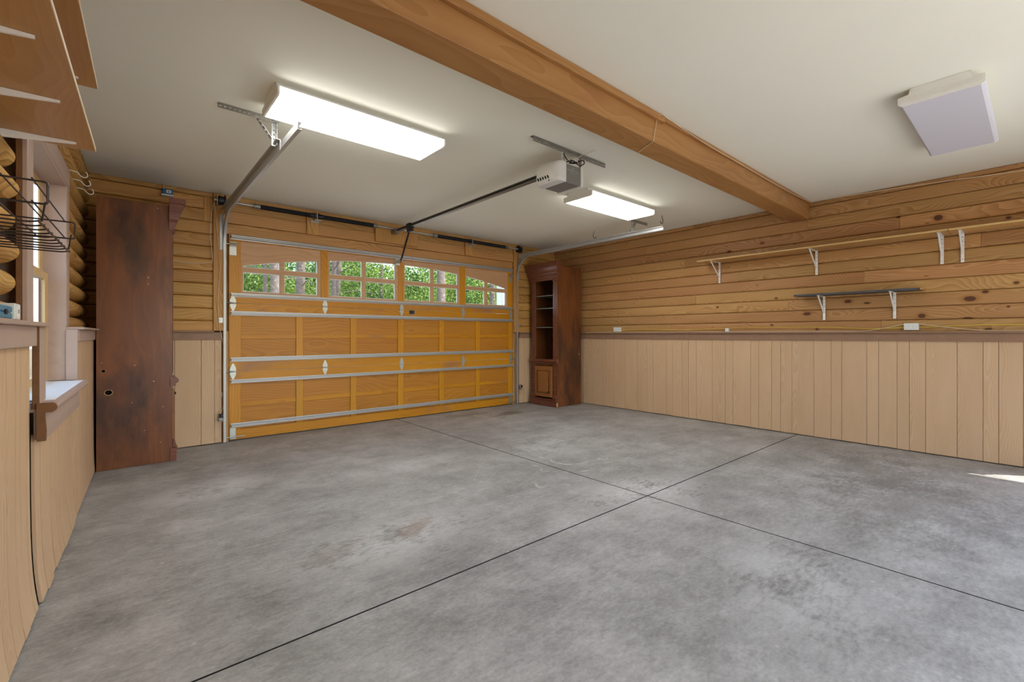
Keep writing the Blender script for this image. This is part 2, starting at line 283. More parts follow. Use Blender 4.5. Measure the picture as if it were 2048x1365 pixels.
# ------------------------------------------------------------------ mesh builder
class MB:
    def __init__(s, xf=None): s.v = []; s.f = []; s.xf = xf
    def add(s, vs, fs):
        b = len(s.v); s.v += [tuple(p) for p in vs]; s.f += [tuple(b+i for i in q) for q in fs]; return s
    def box(s, x0, x1, y0, y1, z0, z1, c=0.0):
        if x0 > x1: x0, x1 = x1, x0
        if y0 > y1: y0, y1 = y1, y0
        if z0 > z1: z0, z1 = z1, z0
        if c <= 0:
            return s.add([(x0,y0,z0),(x1,y0,z0),(x1,y1,z0),(x0,y1,z0),(x0,y0,z1),(x1,y0,z1),(x1,y1,z1),(x0,y1,z1)],
                         [(0,3,2,1),(4,5,6,7),(0,1,5,4),(1,2,6,5),(2,3,7,6),(3,0,4,7)])
        c = min(c, (x1-x0)*.49, (y1-y0)*.49, (z1-z0)*.49)
        vs = []; idx = {}
        for i, x in enumerate((x0, x1)):
            for j, y in enumerate((y0, y1)):
                for k, z in enumerate((z0, z1)):
                    sx, sy, sz = (c, -c)[i], (c, -c)[j], (c, -c)[k]
                    idx[i,j,k,'x'] = len(vs); vs.append((x, y+sy, z+sz))
                    idx[i,j,k,'y'] = len(vs); vs.append((x+sx, y, z+sz))
                    idx[i,j,k,'z'] = len(vs); vs.append((x+sx, y+sy, z))
        fs = []
        g = lambda i, j, k, a: idx[i, j, k, a]
        for i in (0, 1):
            fs.append([g(i,0,0,'x'), g(i,1,0,'x'), g(i,1,1,'x'), g(i,0,1,'x')][::(1 if i else -1)])
            fs.append([g(0,i,0,'y'), g(0,i,1,'y'), g(1,i,1,'y'), g(1,i,0,'y')][::(1 if i else -1)])
            fs.append([g(0,0,i,'z'), g(1,0,i,'z'), g(1,1,i,'z'), g(0,1,i,'z')][::(1 if i else -1)])
        for i in (0, 1):
            for j in (0, 1):
                p = 1 if i == j else -1
                fs.append([g(i,j,0,'x'), g(i,j,0,'y'), g(i,j,1,'y'), g(i,j,1,'x')][::p])
                fs.append([g(i,0,j,'x'), g(i,1,j,'x'), g(i,1,j,'z'), g(i,0,j,'z')][::p*(-1 if True else 1)])
                fs.append([g(0,i,j,'y'), g(1,i,j,'y'), g(1,i,j,'z'), g(0,i,j,'z')][::p])
                for k in (0, 1):
                    fs.append([g(i,j,k,'x'), g(i,j,k,'y'), g(i,j,k,'z')])
        return s.add(vs, fs)
    def prism(s, prof, axis, t0, t1):
        n = len(prof); mk = {'x': lambda a, b, t: (t, a, b), 'y': lambda a, b, t: (a, t, b), 'z': lambda a, b, t: (a, b, t)}[axis]
        vs = [mk(a, b, t0) for a, b in prof]+[mk(a, b, t1) for a, b in prof]
        fs = [tuple(range(n))[::-1], tuple(range(n, 2*n))]+[(i, (i+1) % n, n+(i+1) % n, n+i) for i in range(n)]
        return s.add(vs, fs)
    def tube(s, path, r, seg=8, closed=False, radii=None):
        P = [Vector(p) for p in path]; n = len(P); vs = []; fs = []; nrm = None
        for i, p in enumerate(P):
            if closed: d = (P[(i+1) % n]-P[i-1])
            else: d = P[min(i+1, n-1)]-P[max(i-1, 0)]
            d.normalize()
            if nrm is None:
                nrm = d.orthogonal().normalized()
            else:
                nrm = (nrm-d*nrm.dot(d))
                nrm = nrm.normalized() if nrm.length > 1e-6 else d.orthogonal().normalized()
            b = d.cross(nrm); rr = radii[i] if radii else r
            for k in range(seg):
                a = 2*math.pi*k/seg; vs.append(p+nrm*(math.cos(a)*rr)+b*(math.sin(a)*rr))
        m = n if closed else n-1
        for i in range(m):
            for k in range(seg):
                a, b2 = i*seg+k, i*seg+(k+1) % seg; c2, d2 = ((i+1) % n)*seg+(k+1) % seg, ((i+1) % n)*seg+k
                fs.append((a, b2, c2, d2))
        if not closed: fs.append(tuple(range(seg))[::-1]); fs.append(tuple(range((n-1)*seg, n*seg)))
        return s.add(vs, fs)
    def cyl(s, a, b, r, r1=None, seg=12): return s.tube([a, b], r, seg, radii=[r, r if r1 is None else r1])
    def bar(s, a, b, w, h, up=(0, 0, 1)):
        a, b = Vector(a), Vector(b); d = (b-a).normalized(); u = Vector(up); x = d.cross(u)
        x = x.normalized() if x.length > 1e-4 else d.orthogonal().normalized(); u = x.cross(d)
        vs = [p+x*sx*w/2+u*sz*h/2 for p in (a, b) for sx, sz in ((-1, -1), (1, -1), (1, 1), (-1, 1))]
        return s.add(vs, [(3, 2, 1, 0), (4, 5, 6, 7), (0, 1, 5, 4), (1, 2, 6, 5), (2, 3, 7, 6), (3, 0, 4, 7)])
    def perf(s, o, u, v, length, width, pitch, r, th=0.0025):
        o, u, v = Vector(o), Vector(u).normalized(), Vector(v).normalized(); w = u.cross(v)
        n = max(1, round(length/pitch)); pt = length/n
        for i in range(n):
            c = o+u*(pt*(i+.5))+v*(width/2); vs = []; fs = []
            outer = [(-1,-1),(0,-1),(1,-1),(1,0),(1,1),(0,1),(-1,1),(-1,0)]
            for sd in (0, 1):
                for a, b in outer: vs.append(c+u*a*pt/2+v*b*width/2+w*th*sd)
                for k in range(8):
                    an = math.radians(225+45*k); vs.append(c+u*math.cos(an)*r+v*math.sin(an)*r+w*th*sd)
            for k in range(8):
                k2 = (k+1) % 8
                fs += [(k, 8+k, 8+k2, k2), (16+k, 16+k2, 24+k2, 24+k), (8+k, 24+k, 24+k2, 8+k2)]
            for k in (0, 1, 4, 5): fs.append((k, k+1, 17+k, 16+k))
            s.add(vs, fs)
        return s
    def build(s, name, mat, parent=None, smooth=0, origin=None):
        vs = [s.xf(p) for p in s.v] if s.xf else s.v
        a = np.array([tuple(p) for p in vs], dtype=float)
        o = np.array(origin) if origin is not None else (a.min(0)+a.max(0))/2
        me = bpy.data.meshes.new(name); me.from_pydata((a-o).tolist(), [], s.f)
        me.materials.append(M[mat] if isinstance(mat, str) else mat)
        me.update()
        ob = bpy.data.objects.new(name, me); COL.objects.link(ob)
        w = Vector(o.tolist())
        if parent is not None:
            ob.parent = parent; w = w-wloc(parent)
        ob.location = w
        if smooth:
            me.polygons.foreach_set('use_smooth', [True]*len(me.polygons))
            if smooth < 180:
                try: me.set_sharp_from_angle(angle=math.radians(smooth))
                except Exception: pass
        fix_normals(me)
        return ob
import bmesh
def fix_normals(me):
    if len(me.polygons) > 20000: return
    bm = bmesh.new(); bm.from_mesh(me); bmesh.ops.recalc_face_normals(bm, faces=bm.faces); bm.to_mesh(me); bm.free()
def wloc(o):
    w = Vector((0, 0, 0))
    while o is not None: w = w+o.location; o = o.parent
    return w
def tag(o, label=None, cat=None, group=None, kind=None):
    if label: o['label'] = label
    if cat: o['category'] = cat
    if group: o['group'] = group
    if kind: o['kind'] = kind
    return o
def thing(name, loc, label, cat, group=None, kind=None):
    o = bpy.data.objects.new(name, None); COL.objects.link(o); o.location = loc; o.empty_display_size = 0.1
    return tag(o, label, cat, group, kind)
def rr(path, rad, n=5):
    """round the inner corners of an open polyline"""
    P = [Vector(p) for p in path]; out = [P[0]]
    for i in range(1, len(P)-1):
        a, b, c = P[i-1], P[i], P[i+1]; d1 = (a-b); d2 = (c-b); r = min(rad, d1.length*.45, d2.length*.45)
        p0 = b+d1.normalized()*r; p1 = b+d2.normalized()*r
        for k in range(n+1):
            u = k/n; out.append(p0*(1-u)**2+b*2*u*(1-u)+p1*u*u)
    out.append(P[-1]); return out
def smoothpath(pts, n=6):
    P = [Vector(p) for p in pts]; out = []
    for i in range(len(P)-1):
        p0, p1, p2, p3 = P[max(i-1, 0)], P[i], P[i+1], P[min(i+2, len(P)-1)]
        for k in range(n):
            u = k/n
            out.append(0.5*((2*p1)+(p2-p0)*u+(2*p0-5*p1+4*p2-p3)*u*u+(3*p1-p0-3*p2+p3)*u**3))
    out.append(P[-1]); return out

# left wall frame: slightly out of square with the door wall
LA = math.radians(2.24); LO = Vector((-0.392, 0, 0)); LN = Vector((math.cos(LA), -math.sin(LA), 0)); LS = Vector((math.sin(LA), math.cos(LA), 0))
def lw(p): q = LO+LN*p[0]+LS*p[1]; return (q.x, q.y, p[2])

# ------------------------------------------------------------------ dimensions
DY = 6.13; RX = 6.33; CZ = 2.835; BY = -1.9
JX, JY = 3.06, 1.968
CH = 0.139; L0 = 1.255

# ------------------------------------------------------------------ floor and ground
fl = MB().box(-0.75, 6.6, BY-0.25, 6.32, -0.06, -0.03).build('floor', 'dark'); tag(fl, 'worn grey concrete garage floor with saw-cut joints', kind='structure')
gj = 0.005
for (a, b, c, d) in [(-0.6, JX-gj, BY-.2, JY-gj), (JX+gj, 6.5, BY-.2, JY-gj), (-0.6, JX-gj, JY+gj, 6.25), (JX+gj, 6.5, JY+gj, 6.25)]:
    MB().box(a, b, c, d, -0.03, 0.0, 0.001).build('slab', 'concrete', fl)
gr = MB().box(-60, 60, -60, 60, -0.30, -0.065).build('ground', 'soil'); tag(gr, 'leaf-strewn ground around the garage', kind='structure')
dr = MB().box(-1.5, 9.0, 6.33, 12.5, -0.065, -0.03).build('driveway', 'drive'); tag(dr, 'pale concrete driveway outside the garage door', kind='structure')

ap = MB().box(-4, 11, -9, BY-.17, -0.065, -0.03).build('bounce_apron', 'drive'); tag(ap, 'unseen pale concrete apron added to bounce light in at the rear bay', kind='structure')  # apron added out of view to bounce sunlight up to the ceiling

# ------------------------------------------------------------------ ceiling and beam
ce = MB().box(-0.9, 6.9, BY-0.4, 6.6, CZ, CZ+0.14).build('ceiling', 'ceil'); tag(ce, 'white painted plasterboard ceiling', kind='structure')
be = thing('ceiling_beam', (3.0, 1.92, 2.63), 'thick honey-coloured timber beam running across the ceiling', 'beam')
MB().box(-0.32, RX-0.03, 1.82, 2.02, 2.63, CZ, 0.006).build('timber', 'beam', be)
MB().box(-0.32, 3.02, 1.79, 1.822, CZ-0.05, CZ-0.002, 0.003).build('ledger_strip', 'beam', be)
MB().box(3.04, RX-0.04, 1.80, 1.822, CZ-0.03, CZ-0.002, 0.003).build('ledger_strip', 'beam', be)

# ------------------------------------------------------------------ log courses
def logprof(h, bulge, p, gap=0.0015, n=9, back=0.035):
    pts = []
    for k in range(n+1):
        th = -math.pi/2+math.pi*k/n; tt = math.sin(th)
        pts.append((bulge*max(0.0, 1-abs(tt)**p)**(1/2.0), h/2+(h/2-gap)*tt))
    return [(-back, gap)]+pts+[(-back, h-gap)]

# --- wall_right
wr = MB()
wr.box(RX+0.03, 6.5, -0.357, 6.3, 0, CZ); wr.box(RX+0.03, 6.5, BY, -1.27, 0, CZ); wr.box(RX+0.03, 6.5, -1.27, -0.357, 2.03, CZ)
wr = wr.build('wall_right', 'backing'); tag(wr, 'log wall over oak panelling on the right side', kind='structure')
def course_r(i, joints, y0=-0.357, y1=6.1):
    z = L0+CH*i; h = min(CH, CZ-z)
    ys = [y0]+sorted(j for j in joints if y0+.1 < j < y1-.1)+[y1]
    for a, b in zip(ys[:-1], ys[1:]):
        bu = 0.014+random.uniform(-.002, .004)
        pr = [(RX+0.012-o, z+q) for o, q in logprof(h, bu, 7.0, n=12)]
        MB().prism(pr, 'y', a+.001, b-.001).build('log', 'log_y', wr, smooth=40)
JR = {0: [1.144, 3.654, 5.2], 1: [4.3], 2: [2.056], 3: [3.267], 4: [1.295, 4.6], 5: [2.676], 6: [0.379, 4.9], 7: [3.429], 8: [0.985], 9: [4.1, 1.85], 10: [2.9], 11: [0.541, 3.3]}
for i in range(12): course_r(i, JR[i])
ys = [5.36, 5.20, 4.948, 4.877, 4.719, 4.482, 4.257, 4.077, 3.966, 3.736, 3.637, 3.483, 3.378, 3.259, 3.024, 2.844, 2.739, 2.509, 2.409, 2.252, 2.148, 2.02, 1.784, 1.61, 1.506, 1.273, 1.167, 1.01, .91, .781, .546, .366, .263, .106, -.12, -.357]
ys = [6.08, 5.9, 5.72, 5.55]+ys
for a, b in zip(ys[:-1], ys[1:]):
    MB().box(RX, RX+0.03, b+.0013, a-.0013, 0.008+random.uniform(0, .004), 1.18, 0.0022).build('wainscot_strip', 'wain_z', wr)
MB().box(RX-0.022, RX+0.03, -.357, 6.08, 1.168, 1.252, 0.002).build('fascia', 'mauve', wr)
MB().box(RX-0.05, RX+0.03, -.357, 6.08, 1.252, 1.272, 0.003).build('ledge', 'mauve', wr)

# --- wall_far (the garage-door wall)
DX0, DX1 = 0.95, 5.28
wf = MB(); wf.box(-0.40, DX0-0.03, DY+.03, 6.3, 0, CZ); wf.box(DX1+.03, 6.5, DY+.03, 6.3, 0, CZ); wf.box(DX0-.03, DX1+.03, DY+.07, 6.3, 2.40, CZ)
wf = wf.build('wall_far', 'backing'); tag(wf, 'log wall around the wooden garage door', kind='structure')
for i in range(12):
    z = L0+CH*i; h = min(CH, CZ-z)
    for (a, b) in ((-0.36, 0.79), (5.37, 6.32)):
        pr = [(DY-0.022-o, z+q) for o, q in logprof(h, 0.017, 7.0, n=12)]
        if a < 0 and i >= 9 and i < 11:
            MB().prism(pr, 'x', a, 0.70).build('log', 'log_x', wf, smooth=40)
            MB().box(0.702, 0.79, DY-.03, DY+.02, z, z+h, .003).build('filler_board', 'post', wf)
        else:
            MB().prism(pr, 'x', a, b).build('log', 'log_x', wf, smooth=40)
for a, b in ((-.30, .05), (.05, .24), (.24, .44), (.44, .678), (.678, .804), (.804, .873), (5.40, 5.53), (5.53, 5.72), (5.72, 5.9), (5.9, 6.1), (6.1, 6.33)):
    MB().box(a+.0013, b-.0013, DY-.045, DY, .01, 1.185, .0022).build('wainscot_strip', 'wain_z', wf)
for a, b in ((-.30, .875), (5.395, 6.31)):
    MB().box(a, b, DY-.062, DY, 1.178, 1.262, .002).build('fascia', 'mauve', wf)
    MB().box(a, b-(.08 if a < 0 else 0), DY-.09, DY, 1.262, 1.280, .003).build('ledge', 'mauve', wf)
# jamb posts and header boards
MB().box(.79, .895, DY-.065, DY+.02, 1.28, CZ-.002, .003).build('post', 'post', wf)
MB().box(.88, .945, DY-.01, DY+.05, 0.0, 1.28, .002).build('post', 'post', wf)
MB().box(.89, .99, DY+.05, DY+.12, 0.0, 2.5, .002).build('door_stop', 'post', wf)
MB().box(5.24, 5.39, DY+.05, DY+.12, 0.0, 2.5, .002).build('door_stop', 'post', wf)
MB().box(5.27, 5.38, DY-.065, DY+.02, 1.28, CZ-.002, .003).build('post', 'post', wf)
MB().box(5.285, 5.395, DY-.01, DY+.05, 0.0, 1.28, .002).build('post', 'post', wf)
hz = [2.40, 2.52, 2.66, 2.775, CZ-.002]
hy = [0.022, 0.0, .02, -.012]
for k in range(4):
    MB().box(.897, 5.268, DY-.03+hy[k]-.01, DY+.10, hz[k]+.0015, hz[k+1]-.0015, .003).build('header_board', 'header', wf)
for a, b, z0, z1 in ((1.79, 1.93, 2.515, 2.825), (2.70, 3.36, 2.545, 2.74), (4.225, 4.35, 2.525, 2.82)):
    MB().box(a, b, DY-.07, DY-.02, z0, z1, .003).build('spring_pad', 'post', wf)

# --- wall_back (behind the camera) with a wide bay opening added to let skylight in
wb = MB(); wb.box(-.75, 1.0, BY-.16, BY, 0, CZ); wb.box(4.9, 6.5, BY-.16, BY, 0, CZ); wb.box(1.0, 4.9, BY-.16, BY, 2.35, CZ)
wb = wb.build('wall_back', 'log_x'); tag(wb, 'unseen rear wall of the garage with a bay opening added for skylight', kind='structure')

# --- wall_left: furred-out panelling below, round logs above, window recess between
WS0, WS1 = 3.095, 4.36
wl = MB(lw); wl.box(-.225, -.205, BY-.1, WS0, 0, CZ); wl.box(-.225, -.205, WS1+.22, 6.3, 0, CZ); wl.box(-.225, -.205, WS0, WS1+.22, 0, .90); wl.box(-.225, -.205, WS0, WS1+.22, 2.27, CZ)
wl = wl.build('wall_left', 'backing'); tag(wl, 'round log wall over panelling beside the window', kind='structure')
for i in range(12):
    z = 1.29+CH*i-.035; h = min(CH, CZ-z)
    if h < .03: continue
    bu = .095 if i % 2 == 0 else .083
    for (a, b) in ((BY, 2.955), (4.50, 6.12)):
        if a == BY and z > 2.40: b = 6.12
        if a > 0 and z > 2.40: continue
        pr = [(-.18+o, z+q) for o, q in logprof(h, bu+(.022 if a == BY else .004), 2.0, n=12, back=.02)]
        MB(lw).prism(pr, 'y', a, b).build('log', 'log_l', wl, smooth=40)
def kick(z, amt): return amt*math.exp(-z/0.16)
def lpanel(s0, s1, z1, n0=-.03, amt=.035, wave=0.0, base=.01):
    b = MB(lw); rows = [base, .05, .1, .16, .24, .34, .5, .75, z1]
    rows = [r for r in rows if r < z1]+[z1]; vs = []; fs = []
    for z in rows:
        f = n0+kick(z, amt)
        vs += [(f, s0+.003, z), (f, s1-.003, z), (f-.012, s1-.003, z), (f-.012, s0+.003, z)]
    for k in range(len(rows)-1):
        for q in range(4): fs.append((4*k+q, 4*k+(q+1) % 4, 4*k+4+(q+1) % 4, 4*k+4+q))
    fs += [(3, 2, 1, 0), tuple(4*(len(rows)-1)+q for q in range(4))]
    return b.add(vs, fs).build('wainscot_strip', 'wain_z', wl, smooth=30)
ss = [BY, -1.0, 0.0, .6, .95, 1.25, 1.5, 1.72, 1.88, 2.0, 2.14, 2.25, 2.40, 2.52, 2.66, 2.75, 2.87, 2.935]
for a, b in zip(ss[:-1], ss[1:]): lpanel(a, b, 1.185, amt=.03+.004*random.random())
ss = [2.985, 3.12, 3.27, 3.38, 3.55, 3.66, 3.82, 3.93, 4.10, 4.235]
for a, b in zip(ss[:-1], ss[1:]): lpanel(a, b, .78, n0=-.022, amt=.024+.012*random.random())
ss = [4.368, 4.55, 4.74, 4.95, 5.15, 5.4, 5.7, 6.08]
for a, b in zip(ss[:-1], ss[1:]): lpanel(a, b, 1.19, n0=-.012, amt=.012)
lpanel(4.255, 4.368, .88, n0=-.014, amt=.015)
def lbox(nm, mat, n0, n1, s0, s1, z0, z1, c=.002, parent=wl): return MB(lw).box(n0, n1, s0, s1, z0, z1, c).build(nm, mat, parent)
lbox('fascia', 'mauve_l', -.03, -.008, BY, 2.945, 1.185, 1.272)
lbox('ledge', 'mauve_l', -.20, .014, BY, 3.10, 1.272, 1.291, .003)
lbox('fascia', 'mauve_l', -.02, .004, 4.37, 6.08, 1.19, 1.272)
lbox('ledge', 'mauve_l', -.20, .03, 4.36, 6.08, 1.272, 1.289, .003)
lbox('edge_board', 'rust', -.09, -.045, 2.945, 2.985, .02, 1.18, .001)
lbox('log_block', 'log_l', -.17, -.095, 4.52, 6.1, 1.289, 1.325, .004)

# window_1 in the left wall
w1 = thing('window_1', lw((-.2, 3.7, .9)), 'mauve-trimmed double-hung window in the log wall', None, None, 'structure')
def wbx(nm, mat, *a, c=.002, parent=w1): return MB(lw).box(*a, c).build(nm, mat, parent)
wbx('casing', 'mauve_l', -.058, -.04, 2.962, 3.095, 1.291, 2.27)
wbx('casing_edge', 'rust', -.076, -.0585, 2.958, 2.975, 1.291, 2.27, c=.001)
wbx('casing', 'mauve_l', -.10, -.06, 4.385, 4.50, 1.289, 2.27)
wbx('head_casing', 'mauve_l', -.10, -.058, 2.962, 4.50, 2.272, 2.40)
wbx('jamb', 'mauve_l', -.176, -.06, 4.352, 4.372, .925, 2.27)
wbx('jamb', 'mauve_l', -.20, -.06, 3.078, 3.096, .925, 2.27)
wbx('lower_casing', 'mauve_l', -.062, -.003, 4.34, 4.362, .925, 1.272)
wbx('lower_casing', 'mauve_l', -.02, .0, 2.955, 3.10, .90, 1.272)
wbx('casing_edge', 'rust', -.024, -.001, 2.945, 2.954, .90, 1.272, c=.001)
wbx('head_jamb', 'mauve_l', -.20, -.06, 3.096, 4.352, 2.25, 2.271)
wbx('sill', 'white', -.20, .0, 3.0, 4.36, .89, .922)
st = MB(lw).prism([(-.10, .885), (.04, .885), (.052, .893), (.056, .905), (.052, .918), (.04, .925), (-.10, .925)], 'y', 2.955, 4.30).build('stool', 'mauve_l', w1)
wbx('stool_top', 'white', -.10, .035, 3.06, 4.24, .925, .928, c=.0005)
MB(lw).prism([(-.008, .884), (.042, .884), (.054, .893), (.058, .905), (.054, .918), (.042, .926), (-.008, .926)], 'y', 2.93, 2.9545).build('stool_end', 'rust', w1)
MB(lw).prism([(-.02, .76), (.018, .76), (.02, .80), (.014, .884), (-.02, .884)], 'y', 2.958, 4.20).build('apron', 'mauve_l', w1)
MB(lw).prism([(-.008, .755), (.02, .755), (.022, .80), (.016, .884), (-.008, .884)], 'y', 2.935, 2.9575).build('apron_end', 'rust', w1)
for nm, n0, z0, z1 in (('sash', -.195, 1.60, 2.25), ('sash', -.170, .93, 1.645)):
    sb = MB(lw)
    sb.box(n0, n0+.022, 3.10, 3.145, z0, z1); sb.box(n0+.015, n0+.022, 4.235, 4.35, z0, z1)
    sb.box(n0, n0+.022, 3.145, 4.235, z0, z0+.05); sb.box(n0, n0+.022, 3.145, 4.235, z1-.045, z1)
    so = sb.build(nm, 'sash', w1)
    MB(lw).box(n0+.011, n0+.014, 3.146, 4.30, z0+.051, z1-.046).build('pane', 'glass_thin', so)

# ------------------------------------------------------------------ garage door
d1 = thing('door_1', (3.115, DY, 0), 'honey-stained wooden sectional garage door with arched window band', None, None, 'structure')
SZ = [(0.012, 0.806), (0.81, 1.602), (1.606, 2.41)]
STX = [(0.95, 1.072), (1.679, 1.761), (2.372, 2.456), (3.073, 3.162), (3.774, 3.858), (4.478, 4.561), (5.18, 5.28)]
F0, F1 = DY, DY+.045                       # faces of the frame
PF = DY+.018                               # recessed panel face
secs = []
for si, (z0, z1) in enumerate(SZ):
    if si == 2: continue
    sec = MB().box(DX0+.01, DX1-.01, PF+.012, F1-.004, z0+.01, z1-.01).build('door_section', 'door_panel', d1); secs.append(sec)
    if si == 0: tr0, br1, mid = .70, .125, (.39, .446)
    else: tr0, br1, mid = 1.462, .925, (1.186, 1.235)
    MB().box(DX0, DX1, F0, F1, tr0, z1, .002).build('rail', 'door_frame', sec)
    MB().box(DX0, DX1, F0, F1, z0, br1, .002).build('rail', 'door_frame', sec)
    for k, (a, b) in enumerate(STX):
        MB().box(a, b, F0+.001*(1 if k in (0, 6) else 0), F1-.001, br1+.0005, tr0-.0005, .002).build('stile', 'door_stile', sec)
    for (a, b), (c, d) in zip(STX[:-1], STX[1:]):
        MB().box(b+.0006, c-.0006, F0+.006, F1-.002, mid[0], mid[1], .002).build('mid_rail', 'door_frame', sec)
        MB().box(b-.004, c+.004, PF, PF+.014, br1-.004, mid[0]+.004).build('panel', 'door_panel', sec)
        MB().box(b-.004, c+.004, PF-.004, PF+.014, mid[1]-.004, tr0+.004).build('panel', 'door_panel', sec)
# top section with the window band
z0, z1 = SZ[2]
ARCH = lambda x: 2.27-0.22*((x-3.115)/2.03)**2
sec = MB().box(DX0, DX1, F0, F1, z0, 1.722, .002).build('door_section', 'door_frame', d1); secs.append(sec)
MB().box(DX0, DX1, F0, F1, 2.335, z1, .002).build('rail', 'door_frame', sec)
UN = [(1.072, 1.983), (2.073, 3.082), (3.170, 4.163), (4.266, 5.18)]
for a, b in [(DX0, 1.072), (1.983, 2.073), (3.082, 3.170), (4.163, 4.266), (5.18, DX1)]:
    MB().box(a, b, F0+.001, F1-.001, 1.7225, 2.3345, .002).build('stile', 'door_stile', sec)
PCOL = [((1.095, 1.495), (1.544, 1.945)), ((2.100, 2.541), (2.591, 3.038)), ((3.187, 3.626), (3.679, 4.126)), ((4.281, 4.670), (4.729, 5.136))]
for (a, b), (c0, c1) in zip(UN, PCOL):
    m = MB(); N = 18; xs = [a+(b-a)*k/N for k in range(N+1)]; ya, yb = F0+.010, F1-.012; vs = []; fs = []
    for x in xs: vs += [(x, ya, ARCH(x)), (x, ya, 2.334), (x, yb, 2.334), (x, yb, ARCH(x))]
    for k in range(N):
        for q in range(4): fs.append((4*k+q, 4*k+(q+1) % 4, 4*k+4+(q+1) % 4, 4*k+4+q))
    fs += [(0, 1, 2, 3), tuple(4*N+q for q in (3, 2, 1, 0))]
    m.add(vs, fs).build('arch_panel', 'door_win', sec)
    # muntins with a white bead behind them
    for nm, mat, y0, y1, e in (('muntin', 'door_win', F0+.008, F0+.026, 0.0), ('glazing_bead', 'white', F0+.028, F0+.042, .009)):
        mm = MB(); top = lambda x: ARCH(x)+.002
        for (s, e2) in ((a, c0[0]+e), (c0[1]-e, c1[0]+e), (c1[1]-e, b)):
            vs = [(s, y0, 1.7225), (e2, y0, 1.7225), (e2, y0, top(e2)), (s, y0, top(s)), (s, y1, 1.7225), (e2, y1, 1.7225), (e2, y1, top(e2)), (s, y1, top(s))]
            mm.add(vs, [(0, 1, 2, 3), (7, 6, 5, 4), (0, 4, 5, 1), (1, 5, 6, 2), (2, 6, 7, 3), (3, 7, 4, 0)])
        mm.box(a, b, y0+.001, y1-.001, 1.98-e, 2.032+e); mm.box(a, b, y0+.001, y1-.001, 1.7225, 1.745+e)
        mm.build(nm, mat, sec)
    if True:
        bd = MB(); N = 18
        for k in range(N):
            xa, xb = a+(b-a)*k/N, a+(b-a)*(k+1)/N
            vs = [(xa, F0+.028, ARCH(xa)-.006), (xb, F0+.028, ARCH(xb)-.006), (xb, F0+.028, ARCH(xb)+.01), (xa, F0+.028, ARCH(xa)+.01)]
            vs += [(x, y+.012, z) for x, y, z in vs]
            bd.add(vs, [(0, 1, 2, 3), (7, 6, 5, 4), (0, 4, 5, 1), (2, 6, 7, 3)])
        bd.build('arch_bead', 'white', sec)
    for (p, q) in (c0, c1):
        MB().box(p-.008, q+.008, F0+.033, F0+.036, 1.738, 1.988).build('pane', 'glass', sec)
        vs = [(p-.008, F0+.033, 2.024), (q+.008, F0+.033, 2.024)]+[(q+.008-(q-p+.016)*k/6, F0+.033, ARCH(q+.008-(q-p+.016)*k/6)+.004) for k in range(7)]
        n = len(vs); vs2 = vs+[(x, y+.003, z) for x, y, z in vs]
        MB().add(vs2, [tuple(range(n)), tuple(range(2*n-1, n-1, -1))]+[(i, n+i, n+(i+1) % n, (i+1) % n) for i in range(n)]).build('pane', 'glass', sec)
# struts
def strut(z, sec, h=.040, x0=.968, x1=5.285):
    d = .042; pr = [(F0-.0005, z-h*.62), (F0-.004, z-h*.62), (F0-.004, z-h*.36), (F0-d, z-h*.26), (F0-d, z-h*.05), (F0-d*.7, z), (F0-d, z+h*.05), (F0-d, z+h*.26), (F0-.004, z+h*.36), (F0-.004, z+h*.62), (F0-.0005, z+h*.62)]
    return MB().prism(pr, 'x', x0, x1).build('strut', 'galv', sec)
strut(.178, secs[0]); strut(.690, secs[0], .034); strut(.945, secs[1]); strut(1.487, secs[1]); strut(1.70, secs[2], .038); strut(2.376, secs[2], .05)
MB().perf((1.39, F0-.012, 2.405), (1, 0, 0), (0, 0, 1), 3.37, .032, .03, .007).build('punched_angle', 'galv', secs[2])
def hinge(x, zc, sec, end=0):
    w = .032; hs = .092
    m = MB()
    for sg in (1, -1):
        pr = [(x-w*.9, zc+sg*.006), (x-w, zc+sg*.03), (x-w*.62, zc+sg*.062), (x-w*.2, zc+sg*hs), (x+w*.2, zc+sg*hs), (x+w*.62, zc+sg*.062), (x+w, zc+sg*.03), (x+w*.9, zc+sg*.006)]
        m.prism([(a, b) for a, b in pr], 'y', F0-.006, F0-.001)
        for (bx, bz) in ((-.012, .05), (.012, .05), (0, .025)): m.cyl((x+bx, F0-.011, zc+sg*bz), (x+bx, F0-.004, zc+sg*bz), .006, seg=6)
    m.cyl((x-w, F0-.012, zc), (x+w, F0-.012, zc), .008, seg=8)
    ho = m.build('hinge', 'bracket', sec)
    if end:
        MB().cyl((x, F0-.028, zc), (x+end*.095, F0-.028, zc), .0055, seg=8).cyl((x+end*.045, F0-.028, zc), (x+end*.018, F0-.028, zc), .01, seg=8).build('roller', 'galv_dark', sec)
for zc, sec in ((1.604, secs[1]), (.808, secs[0])):
    for x in (2.034, 3.13, 4.221): hinge(x, zc, sec)
    hinge(.99, zc, sec, -1); hinge(5.24, zc, sec, 1)
for x, sg in ((.99, -1), (5.24, 1)):
    MB().box(x-.036, x+.036, F0-.004, F0-.0005, 2.16, 2.27, .001).box(x-.036, x+.036, F0-.035, F0-.004, 2.262, 2.27, .001).box(x-.036, x+.036, F0-.03, F0-.004, 2.30, 2.31, .001).cyl((x-sg*.05, F0-.028, 2.285), (x+sg*.09, F0-.028, 2.285), .006).build('top_roller_bracket', 'bracket', secs[2])
    MB().box(x-.03, x+.028, F0-.004, F0-.0005, .02, .15, .001).cyl((x-sg*.12, F0-.026, .05), (x+sg*.07, F0-.026, .05), .006).box(x-.03, x+.028, F0-.03, F0-.004, .03, .036, .001).build('bottom_bracket', 'bracket', secs[0])
